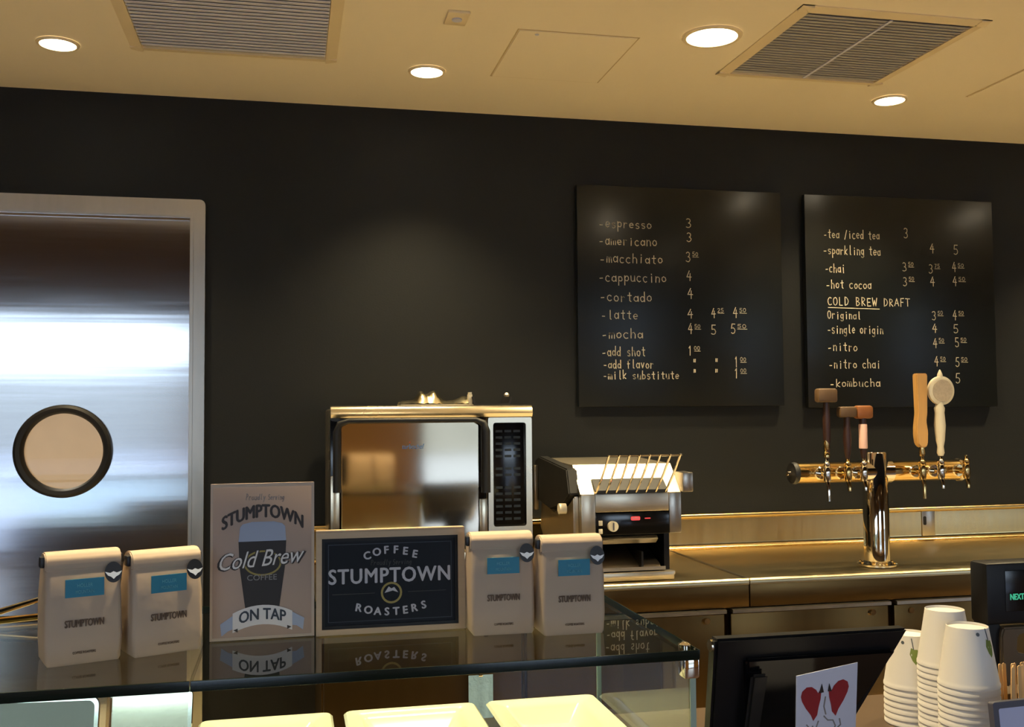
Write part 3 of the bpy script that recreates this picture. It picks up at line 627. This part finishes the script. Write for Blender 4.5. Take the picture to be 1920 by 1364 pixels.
# top glass as two sheets meeting above the box; edge faces are a strip of their own
for a, c in ((GX0, -.1155), (-.1145, GX1)):
    g = obj('top_glass', B().box(a, c, GYF + .0005 + 2.04, GYB + 2.04, GZ - .012, GZ), 'glass', t)
    obj('front_edge', B().box(a, c, GYF - .002 + 2.04, GYF + 2.04, GZ - .013, GZ, .0008), 'glassedge', g)
    obj('rear_edge', B().box(a, c, GYB + 2.04, GYB + .002 + 2.04, GZ - .012, GZ, .0008), 'glassedge', g)
g = obj('end_edge', B().box(GX1, GX1 + .002, GYF + 2.04, GYB + 2.04, GZ - .012, GZ, .0008), 'glassedge', t)
f = obj('front_glass', B().box(GX0, GX1 - .008, GYF + .012 + 2.04, GYF + .018 + 2.04, .885, GZ - .0125), 'glass', t)
obj('top_bead', B().box(GX0, GX1 - .008, GYF + .010 + 2.04, GYF + .020 + 2.04, GZ - .0155, GZ - .0125), 'glassedge_light', f)
s = obj('side_glass', B().box(GX1 - .008, GX1 - .002, GYF + .012 + 2.04, GYB - .05 + 2.04, .885, GZ - .0125), 'glass', t)
obj('side_edge', B().box(GX1 - .009, GX1 - .001, GYB - .05 + 2.04, GYB - .047 + 2.04, .885, GZ - .0125), 'glassedge_light', s)
obj('front_corner_edge', B().box(GX1 - .009, GX1 - .001, GYF + .009 + 2.04, GYF + .012 + 2.04, .885, GZ - .0125), 'glassedge_light', s)
obj('corner_clamp', B().box(GX1 - .018, GX1 + .004, GYF + .006 + 2.04, GYF + .03 + 2.04, GZ - .040, GZ - .013, .003), 'chrome', t)
obj('corner_clamp', B().lathe([(.009, 0), (.009, .004), (.004, .007)], 18, mx=T(GX1 - .012, GYF + .02 + 2.04, GZ)), 'chrome', t)

def platter(x0, x1, y0, y1, label):
    w, dpt = (x1 - x0) / 2, (y1 - y0) / 2
    t = thing('serving_platter', label, 'platter', ((x0 + x1) / 2, (y0 + y1) / 2, .886), group=None)
    prof = [(0, .034, 0), (.004, .038, 0), (.026, .036, 0), (.032, .030, 0), (.050, .010, 0), (.056, .007, 0)]
    vs = []; fs = []
    for inset, z, _ in prof:
        r = rrect(-w + inset, w - inset, -dpt + inset, dpt - inset, max(.004, .012 - inset * .1), 3)
        vs += [(p[0], p[1], z) for p in r]
    n = len(r)
    for i in range(len(prof) - 1):
        for k in range(n): fs.append((i * n + k, i * n + (k + 1) % n, (i + 1) * n + (k + 1) % n, (i + 1) * n + k))
    # underside
    o = len(vs)
    for inset, z in ((.005, .030), (.046, .002), (.052, 0)):
        r = rrect(-w + inset, w - inset, -dpt + inset, dpt - inset, max(.004, .012 - inset * .1), 3); vs += [(p[0], p[1], z) for p in r]
    for k in range(n): fs.append((k, (k + 1) % n, o + (k + 1) % n, o + k))
    for i in range(2):
        for k in range(n): fs.append((o + i * n + k, o + i * n + (k + 1) % n, o + (i + 1) * n + (k + 1) % n, o + (i + 1) * n + k))
    fs.append(tuple(o + 2 * n + k for k in range(n)))
    obj('rim', B().add(vs, fs), 'platter', t)
    r = rrect(-w + .055, w - .055, -dpt + .055, dpt - .055, .006, 3)
    obj('well', B().prism(r, 2, .004, .0075), 'platter', t)
platter(-.14, .072, -2.15, -1.835, 'white rectangular platter in the case, leftmost of the three, under the cold brew poster')
platter(.090, .312, -2.15, -1.835, 'white rectangular platter in the case, middle of the three, under the navy sign')
platter(.330, .524, -2.15, -1.835, 'white rectangular platter in the case, rightmost of the three, below the right bags')
for bx, w_, mt_, lab in ((-.213, .062, 'oven', 'small polished steel panel added at the back of the case, tilted to mirror daylight'), (-.56, .275, 'shelfsteel', 'wide dull steel panel added at the back left of the case')):
    t = thing('added_steel_panel', lab, 'tray', (bx, -1.88, .888), (R(-9.5), 0, R(-6)))  # added panels in place of the steel rear door, tilted to mirror window daylight
    obj('pan', B().prism(rrect(-w_, w_, 0, .098, .012), 1, -.003, .0, .0008), mt_, t)
    obj('rim', plate_hole(rrect(-w_ - .003, w_ + .003, 0, .102, .014), rrect(-w_ + .003, w_ - .003, .005, .096, .010), -.006, .002), 'chrome', t)
# tongs lying on the glass at far left
t = thing('steel_tongs', 'shiny steel tongs lying on the glass at the left edge of the picture', 'tongs', (-.40, -1.87, GZ + .002))
obj('arm', B().tube([(-.10, -.02, .006), (-.03, .0, .018), (.03, .03, .032), (.055, .04, .036)], [.006, .005, .004, .004], 8), 'chrome', t)
obj('arm', B().tube([(-.10, -.02, .005), (-.03, -.008, .005), (.03, .01, .006), (.06, .02, .008)], [.006, .005, .005, .007], 8), 'brass', t)
obj('hinge', B().lathe([(.010, 0), (.011, .006), (.008, .012)], 16, mx=T(-.10, -.02, 0)), 'chrome', t)

# ---------------------------------------------------------------- coffee bags
def bag(loc, rz, label, H=.140, w=.047):
    t = thing('coffee_bag', label, 'coffee bag', loc, (0, 0, rz), 'kraft coffee bags on the glass case')
    # lofted paper body
    prof = [(0, .92, .031, .004), (.004, .97, .033, .006), (.03, 1.0, .034, .006), (H * .6, .99, .033, .006), (H * .8, .97, .028, .007), (H * .93, .97, .020, .007), (H * .965, .97, .016, .006)]
    vs = []; fs = []; rnd = random.Random(int(loc[0] * 1000))
    for z, k, dp, r in prof:
        for p in rrect(-w * k, w * k, -dp, dp, r, 3): vs.append((p[0] + rnd.uniform(-1, 1) * .0006, p[1] + rnd.uniform(-1, 1) * .0006, z))
    n = len(vs) // len(prof)
    for i in range(len(prof) - 1):
        for q in range(n): fs.append((i * n + q, i * n + (q + 1) % n, (i + 1) * n + (q + 1) % n, (i + 1) * n + q))
    fs.append(tuple(range(n))[::-1]); fs.append(tuple((len(prof) - 1) * n + q for q in range(n)))
    obj('body', B().add(vs, fs), 'kraft', t, smooth=50)
    # rolled fold at the top
    z = H * .93
    pts = [(-.020, z - .012), (-.026, z - .010), (-.027, z + .000), (-.024, z + .008), (-.014, z + .013), (.004, z + .012), (.012, z + .006), (.012, z - .004), (-.004, z + .000), (-.016, z - .003)]
    rl = obj('rolled_top', B().prism(pts, 0, -w * .985, w * .985, .0015), 'kraft', t, smooth=60)
    obj('tin_tie', B().box(-w - .0045, -w * .96, -.020, -.006, z - .006, z + .008, .002), 'sticker_black', rl); obj('tin_tie', B().box(w * .96, w + .003, -.018, -.008, z - .004, z + .006, .002), 'sticker_black', rl)
    y = -.0345
    lb = obj('front_label', B().box(-w * .50, w * .50, y - .0006, y + .001, H * .615, H * .615 + .023), 'teal', t); lb['label'] = 'teal paper label'
    obj('label_print', text_bm('HOLLER', .0065, .019, mx=T(.0, y - .0010, H * .615 + .0125)), 'teal_light', lb)
    obj('label_print', text_bm('MOUNTAIN', .006, .022, mx=T(.0, y - .0010, H * .615 + .0045)), 'teal_light', lb)
    obj('brand_lettering', text_bm('STUMPTOWN', .0105, .047, hscale=1.25, mx=T(0, y - .0006, H * .345), bold=.0003), 'kraft_dark', t)
    obj('small_lettering', text_bm('COFFEE ROASTERS', .0045, .028, mx=T(0, y - .0006, H * .10)), 'kraft_dark', t)
    # round seal, half black half white
    ty = -.0305; mx = T(w * .74, -.0338, H * .815) @ Matrix.Rotation(R(-13), 4, 'X')
    sk = obj('seal_sticker', B().prism([(p[0] * .8, p[1]) for p in circle(0, .0, .0135, 28)], 1, -.0012, .0, mx=mx), 'sticker_black', t); sk['label'] = 'round black and white seal sticker'
    obj('seal_wing', B().prism([(-.0105, .001), (-.004, -.001), (0, .001), (.004, -.001), (.0105, .001), (.007, -.004), (.003, -.006), (0, -.009), (-.003, -.006), (-.007, -.004)], 1, -.0017, -.0012, mx=mx), 'sticker_white', sk)
    return t
bag((-.268, -2.135, GZ), R(20), 'kraft coffee bag with teal label, leftmost of the four on the glass')
bag((-.170, -2.105, GZ), R(24), 'kraft coffee bag with teal label, directly left of the cold brew poster', H=.134)
bag((.302, -2.10, GZ), R(0), 'kraft coffee bag with teal label, directly right of the navy sign', H=.142)
bag((.400, -2.125, GZ), R(1), 'kraft coffee bag with teal label, rightmost of the four on the glass', H=.137)

# ---------------------------------------------------------------- cold brew poster
def poster():
    w, H = .144, .219
    t = thing('cold_brew_poster', 'tan standing poster with a dark iced coffee glass and ON TAP banner', 'sign', (-.0355, -2.078, GZ + .0015), (R(-2), 0, R(2)))
    h = w / 2
    obj('panel', B().box(-h, h, -.002, .008, 0, H, .0008), 'poster', t)
    obj('border', plate_hole([(-h, 0), (h, 0), (h, H), (-h, H)], [(-h + .0035, .004), (h - .004, .004), (h - .004, H - .005), (-h + .0035, H - .005)], -.0024, -.0019), 'poster_edge', t)
    obj('easel_back', B().prism([(.008, .0), (.05, .0), (.010, H * .7)], 0, -.01, .01), 'poster', t)
    y = -.0024
    arc = lambda k, g=0: (lambda x, z: (x, z * (1 + g * x * x) - k * x * x))
    obj('brand_lettering', text_bm('STUMPTOWN', .026, .112, hscale=1.0, warp=arc(5.5, 0), mx=T(0, y, H * .780), bold=.0009), 'ink', t)
    bb = B(); stroke_text(bb, 'Proudly', -.024, .004, H * .892, .008, .0009, y=y, shear=.25); stroke_text(bb, 'Serving', .007, .030, H * .890, .008, .0009, y=y, shear=.25)
    obj('script_lettering', bb, 'grey_print', t)
    zt, zm, zb = H * .750, H * .625, H * .19
    foam = [(-.0335, zm)] + [(-.0335 + .002 + .0 * k, zm + .020) for k in (0,)] + [(-.028, zt - .003), (-.015, zt), (.015, zt), (.027, zt - .003), (.031, zm + .020), (.0325, zm)]
    obj('foam_print', flat_poly(foam, y), 'foam', t)
    obj('glass_print', flat_poly([(-.0335, zm), (.0325, zm), (.031, zm - .035), (.023, zb + .002), (.021, zb), (-.022, zb), (-.024, zb + .002), (-.032, zm - .035)], y), 'stout', t)
    ring = [(.026 * math.cos(a), zm - .031 + .018 * math.sin(a)) for a in [2 * PI * k / 30 for k in range(30)]]; hole = [(.0235 * math.cos(a), zm - .031 + .0155 * math.sin(a)) for a in [2 * PI * k / 30 for k in range(30)]]
    obj('oval_print', plate_hole(ring, hole, y - .0009, y - .0005), 'gold_print', t)
    obj('script_shadow', text_bm('Cold Brew', .030, .121, shear=.45, hscale=1.1, mx=T(.0, y - .0008, H * .462) @ Matrix.Rotation(R(-4), 4, 'Y'), bold=.0016), 'ink', t)
    obj('script_lettering', text_bm('Cold Brew', .030, .118, shear=.45, hscale=1.1, mx=T(-.0, y - .0016, H * .465) @ Matrix.Rotation(R(-4), 4, 'Y')), 'script', t)
    obj('small_lettering', text_bm('COFFEE', .011, .041, mx=T(-.001, y - .0008, H * .375)), 'grey_print', t)
    # ribbon banner
    def rib(x0, x1, zc, hh, k, n=10):
        top = [(x0 + (x1 - x0) * i / n, zc + hh - k * (x0 + (x1 - x0) * i / n) ** 2) for i in range(n + 1)]; return top + [(x, z - 2 * hh) for x, z in reversed(top)]
    obj('ribbon_tail', flat_poly([(-.036, H * .17), (-.058, H * .105), (-.056, H * .03), (-.047, H * .06), (-.036, H * .08)], y - .0006), 'foam', t)
    obj('ribbon_tail', flat_poly([(.036, H * .175), (.058, H * .12), (.056, H * .045), (.047, H * .075), (.036, H * .08)], y - .0006), 'foam', t)
    obj('ribbon_print', flat_poly(rib(-.041, .041, H * .155, .0135, 6), y - .0010), 'script', t)
    obj('ribbon_knot', flat_poly([(-.040, H * .065), (-.034, H * .075), (-.034, H * .05)], y - .0016), 'ink', t); obj('ribbon_knot', flat_poly([(.040, H * .068), (.034, H * .08), (.034, H * .055)], y - .0016), 'ink', t)
    obj('banner_lettering', text_bm('ON TAP', .022, .064, hscale=1.0, warp=arc(5), mx=T(0, y - .0018, H * .127), bold=.0005), 'navy_line', t)
poster()

# ---------------------------------------------------------------- navy roasters sign
def roasters():
    w, H = .216, .146
    t = thing('roasters_sign', 'navy framed sign with white STUMPTOWN lettering standing on the glass', 'sign', (.147, -2.080, GZ + .0015), (R(-2), 0, 0)); h = w / 2
    obj('frame', plate_hole([(-h, 0), (h, 0), (h, H), (-h, H)], [(-h + .008, .008), (h - .010, .008), (h - .010, H - .009), (-h + .008, H - .009)], -.004, .010), 'signframe', t)
    obj('top_ledge', B().box(-h, h, -.004, .012, H, H + .003, .001), 'signframe', t)
    obj('inner_frame', plate_hole([(-h + .008, .008), (h - .010, .008), (h - .010, H - .009), (-h + .008, H - .009)], [(-h + .0125, .0125), (h - .0145, .0125), (h - .0145, H - .014), (-h + .0125, H - .014)], -.0015, .008), 'black', t)
    obj('panel', B().box(-h + .012, h - .014, .001, .006, .012, H - .0135), 'navy', t)
    obj('easel_back', B().prism([(.008, .0), (.05, .0), (.010, H * .7)], 0, -.01, .01), 'signframe', t)
    y = .0006
    obj('border_line', plate_hole([(-h + .017, .017), (h - .019, .017), (h - .019, H - .018), (-h + .017, H - .018)], [(-h + .018, .018), (h - .020, .018), (h - .020, H - .019), (-h + .018, H - .019)], y, y + .0004), 'navy_line', t)
    def arct(s, width, size, z, up, name, mtx, bold=.0004):
        b = B(); n = len(s)
        for i, ch in enumerate(s):
            u = (i - (n - 1) / 2) / ((n - 1) / 2); x = u * width / 2; a = -up * u * R(11)
            b2 = text_bm(ch, size, mx=T(x, y, z - up * u * u * .0075) @ Matrix.Rotation(-a, 4, 'Y'), bold=bold); b.add(b2.v, b2.f)
        obj(name, b, mtx, t)
    arct('COFFEE', .068, .0155, H * .775, 1, 'arched_lettering', 'signwhite', .0006)
    arct('ROASTERS', .096, .0155, H * .165, -1, 'arched_lettering', 'signwhite', .0006)
    obj('main_lettering', text_bm('STUMPTOWN', .030, .176, space=1.1, mx=T(-.002, y, H * .49), bold=.0007), 'signwhite', t)
    bb = B(); stroke_text(bb, 'Proudly', -.030, .0, H * .665, .007, .0008, y=y - .0002, shear=.25); stroke_text(bb, 'Serving', .002, .030, H * .662, .007, .0008, y=y - .0002, shear=.25)
    obj('script_lettering', bb, 'signdim', t)
    obj('rule_line', B().box(-.085, -.024, y - .0003, y, H * .385, H * .39).box(.024, .08, y - .0003, y, H * .385, H * .39), 'signdim', t)
    obj('emblem', plate_hole(circle(0, H * .385, .0155, 24), circle(0, H * .385, .0125, 24), y - .0004, y), 'gold_print', t)
    obj('emblem_peak', flat_poly([(-.010, H * .385 + .000), (-.004, H * .385 + .009), (.0, H * .385 + .006), (.004, H * .385 + .008), (.010, H * .385), (.002, H * .385 + .003)], y), 'signwhite', t)
roasters()

# ================================================================ front counter at right
FC = .86
struct_c = thing('front_counter', 'dark service counter under the register and cups, to the right of the case', 'counter', (1.45, -2.1, 0))
obj('body', B().box(-.88, 1.2, -.27, .33, 0, FC - .03), 'caseside', struct_c); obj('top', B().box(-.895, 1.22, -.30, .35, FC - .03, FC, .004), 'stone', struct_c)

# POS terminal seen from behind
def pos():
    t = thing('register_monitor', 'black register monitor seen from behind, narrowing downwards, with a white card on it', 'monitor', (.72, -2.21, FC))
    zt, zb = 1.103 - FC, .93 - FC
    def slab(x0t, x1t, x0b, x1b, z0, z1, yt, yb, th):
        vs = [(x0b, yb, z0), (x1b, yb, z0), (x1t, yt, z1), (x0t, yt, z1)]; vs += [(x, y + th, z) for x, y, z in vs]
        b_ = bmesh.new(); V = [b_.verts.new(v) for v in vs]
        for f_ in ((0, 1, 2, 3), (7, 6, 5, 4), (0, 4, 5, 1), (1, 5, 6, 2), (2, 6, 7, 3), (3, 7, 4, 0)): b_.faces.new([V[i] for i in f_])
        bmesh.ops.recalc_face_normals(b_, faces=b_.faces); bmesh.ops.bevel(b_, geom=list(b_.edges), offset=.004, segments=2, affect='EDGES'); return B().bm(b_)
    x0t, x1t, x0b, x1b = .577 - .72, .876 - .72, .590 - .72, .800 - .72
    obj('housing', slab(x0t, x1t, x0b, x1b, zb, zt, -.04, .02, .026), 'black', t)
    obj('rear_cover', slab(x0t + .045, x1t - .02, x0b + .055, x1b - .02, zb + .01, zt - .030, -.040, .004, .02), 'gloss_black', t)
    obj('screen', slab(x0t + .012, x1t - .012, x0b + .012, x1b - .012, zb + .012, zt - .012, -.012, .048, .001), 'gloss_black', t)
    obj('cable_cover', slab(x0t + .05, x0t + .075, x0b + .04, x0b + .062, zb, zt - .05, -.048, -.004, .01), 'rubber', t)
    st = obj('stand', B().box(-.05, .05, .035, .06, .012, zb + .06, .006).prism(rrect(-.09, .09, -.03, .12, .02), 2, 0, .014), 'black', t)
    obj('hinge_cap', B().cyl((x0t - .002, -.022, zt - .012), (x0t + .018, -.022, zt - .012), .009, 18), 'chrome', t)
    return t
pos()
# card
t = thing('heart_card', 'white card with two red mitten hearts taped to the back of the register', 'card', (.727, -2.270, .937), (R(18), R(-8), 0))
obj('sheet', B().box(-.046, .046, -.001, .0, -.02, .142, .0004), 'card', t)
y = -.0013
def mitt(cx, s):
    pts = [(0, -.030), (.004, -.020), (.012, -.008), (.018, .004), (.020, .012), (.018, .020), (.011, .025), (.003, .024), (-.004, .018), (-.007, .012), (-.010, .016), (-.012, .014), (-.011, .002), (-.008, -.010), (-.006, -.022)]
    return [(cx + s * p[0] * .95, .096 + p[1]) for p in pts]
h_ = obj('red_mitten', flat_poly(mitt(.014, 1), y), 'red', t); h_ = obj('red_mitten', flat_poly(mitt(-.020, -1), y), 'red', t)
obj('mitten_tip', flat_poly([(-.012, .108), (-.008, .122), (-.005, .108)], y - .0004), 'ink', t); obj('mitten_tip', flat_poly([(.001, .108), (.003, .120), (.007, .107)], y - .0004), 'ink', t)
cd = B()
for pts in ([(-.012, .064), (-.016, .052), (-.008, .046), (0, .050), (.004, .042), (-.004, .036), (-.012, .040)], [(-.004, .070), (.002, .062), (.010, .060), (.014, .050), (.008, .040)], [(-.030, .062), (-.024, .054), (-.020, .058)], [(.020, .060), (.022, .050), (.014, .044)], [(-.002, .100), (-.004, .085), (-.001, .072)]):
    cd.tube([(x, y, z) for x, z in pts], .0010, 6)
obj('doodle', cd, 'grey_print', t)
obj('card_lettering', text_bm('TODAY', .011, .036, mx=T(.012, y, .014), bold=.0003), 'ink', t)

# customer display
t = thing('customer_display', 'black pole display with green digits at the right edge, above the cups', 'display', (1.34, -1.95, FC))
obj('head', B().box(-.122, .10, -.018, .03, .172, .282, .006), 'black', t)
sc = obj('screen', B().box(-.085, .09, -.0195, -.017, .195, .268, .001), 'gloss_black', t)
obj('digits', text_bm('NEXT', .015, .028, mx=T(-.062, -.0202, .216), bold=.0004), 'led_green', sc)
obj('pole', B().lathe([(.05, 0), (.05, .012), (.018, .018), (.016, .175)], 24, mx=T(.0, .005, 0)), 'black', t)
obj('rear_housing', B().box(-.118, -.085, -.004, .028, .04, .176, .004), 'black', t)
obj('bracket', B().prism([(-.085, .165), (-.03, .165), (-.034, .155), (-.055, .150), (-.058, .12), (-.03, .112), (-.05, .09), (-.078, .058), (-.090, .09), (-.090, .15)], 1, -.012, .01, .003), 'brownstand', t)

# ---------------------------------------------------------------- cups
CUP_H = .094
def cup_proto():
    t = thing('paper_cup', 'x', 'cup', (0, 0, 0), group='upside-down paper cups')
    prof = [(.0449, .0), (.0455, .0), (.0466, .0015), (.0466, .0055), (.0456, .0075), (.0450, .011), (.0318, .0905), (.0315, .0935), (.0309, .094), (.0305, .0925), (.0303, .0900), (.0001, .0896), (.0001, .0888), (.0308, .0885), (.0310, .088), (.0446, .006), (.0449, .0)]
    obj('body', B().lathe(prof, 36, caps=False), 'cup', t, smooth=30)
    return t
def leafprint(t, ang, zc, sc=1.0):
    def on(u, v):   # surface point around the cup
        z = zc + v; r = .0445 - (z - .010) / .0805 * .0127 + .0004; a = ang + u / r; return (r * math.sin(a), -r * math.cos(a), z)
    sc *= 1.35; b = B()
    def patch(pts):
        c = (sum(p[0] for p in pts) / len(pts), sum(p[1] for p in pts) / len(pts)); b.add([on(*c)] + [on(*p) for p in pts], [(0, i + 1, (i + 1) % len(pts) + 1) for i in range(len(pts))])
    patch([(x * sc, z * sc) for x, z in ((-.004, .006), (0, .004), (.004, .004), (.0065, -.003), (.004, -.012), (.001, -.015), (-.003, -.010), (-.006, -.002))])
    b2 = B()
    b2.tube([on(-.001 * sc, .004 * sc), on(-.002 * sc, .012 * sc), on(-.003 * sc, .018 * sc)], .0008, 6)
    obj('leaf_print', b, 'leaf', t); s = obj('stem_print', b2, 'slate_dot', t)
    b3 = B(); cpt = [on(-.019 + .003 * math.cos(a), .016 + .003 * math.sin(a)) for a in [2 * PI * k / 10 for k in range(10)]]; b3.add(cpt, [tuple(range(10))]); obj('dot_print', b3, 'slate_dot', t)
proto = cup_proto(); first = True
ords = ['top cup', 'second cup', 'third cup', 'fourth cup', 'fifth cup', 'sixth cup', 'seventh cup', 'eighth cup', 'ninth cup', 'tenth cup', 'eleventh cup', 'twelfth cup', 'thirteenth cup', 'fourteenth cup']
for (sx, sy, ztop, nm, lf) in ((1.058, -2.13, 1.074, 'rightmost, frontmost stack', (.42, .070)), (1.090, -2.028, 1.080, 'tall middle stack', None), (1.09, -1.925, 1.018, 'left stack beside the register', (-.38, .066))):
    zb = ztop - CUP_H; k = 0
    n = int((zb - FC) / .0095); step = (zb - FC) / n
    for k in range(n + 1):
        if first: c = proto; first = False
        else: c = copy_tree(proto)
        c.location = (sx + random.uniform(-.0006, .0006), sy, zb - k * step); c['label'] = ('white paper cup, %s from the top of the %s' % (ords[k].replace(' cup', ''), nm)) if k else 'white paper cup upside down on top of the %s' % nm
        c.rotation_euler = (0, 0, random.uniform(-.2, .2) if k else 0)
        if k == 0: top = c
    if lf: LEAVES = globals().setdefault('LEAVES', []); LEAVES.append((top, lf))
for c, (a, z) in LEAVES: leafprint(c, a, z)

# stir sticks in a holder
t = thing('stick_holder', 'low dark holder full of wooden stir sticks at the right edge', 'holder', (1.215, -2.06, FC))
obj('tin', plate_hole(rrect(-.045, .045, -.03, .03, .01), rrect(-.042, .042, -.027, .027, .008), 0, .07), 'stone', t).rotation_euler = (R(90), 0, 0)
t.children[0].location = (0, 0, .0)
proto = None
for i in range(18):
    cx = -.036 + (i % 9) * .009; cyy = -.012 if i < 9 else .010
    if proto is None:
        s = obj('stir_stick', B().prism(rrect(-.0032, .0032, 0, .125, .003, 4), 1, -.0008, .0008), 'stick'); proto = s
    else: s = proto.copy(); C.objects.link(s)
    s.location = (1.215 + cx, -2.06 + cyy, FC + .001 + random.uniform(0, .003)); s.rotation_euler = (R(random.uniform(-2, 2)), R(random.uniform(-2, 2)), random.uniform(-.5, .5))
    tag(s, 'pale wooden stir stick standing in the bundle at the right edge', 'stir stick', 'stir sticks in the holder')

# small framed notice
t = thing('framed_notice', 'pale lavender notice in a grey frame at the bottom right corner', 'notice', (1.07, -2.30, FC), (R(-6), 0, R(4)))
obj('frame', plate_hole(rrect(-.095, .10, 0, .143, .004), rrect(-.086, .091, .008, .134, .003), -.004, .006), 'greyframe', t); obj('paper', B().box(-.087, .092, -.001, .003, .007, .135), 'lavender', t)
obj('strut', B().prism([(.006, .0), (.05, .006), (.008, .1)], 0, -.01, .01), 'greyframe', t)

# pale blue cloth hanging on the cabinet, and a bottle of cleaner behind the case
t = thing('bar_cloth', 'pale blue cloth hanging on the cabinet front, seen through the glass', 'cloth', (.53, -.716, .63))
vs = []; fs = []
for i in range(9):
    for j in range(9): vs.append((-.035 + .07 * i / 8, -.004 - .005 * math.sin(i * 1.6) * (j / 8), .05 - .14 * j / 8 + (.006 * math.sin(i * 2) if j == 8 else 0)))
for i in range(8):
    for j in range(8): a = i * 9 + j; fs.append((a, a + 1, a + 10, a + 9))
obj('drape', B().add(vs, fs), 'blue_cloth', t, smooth=80); obj('hook', B().box(-.006, .006, -.006, .01, .045, .06, .002), 'chrome', t)
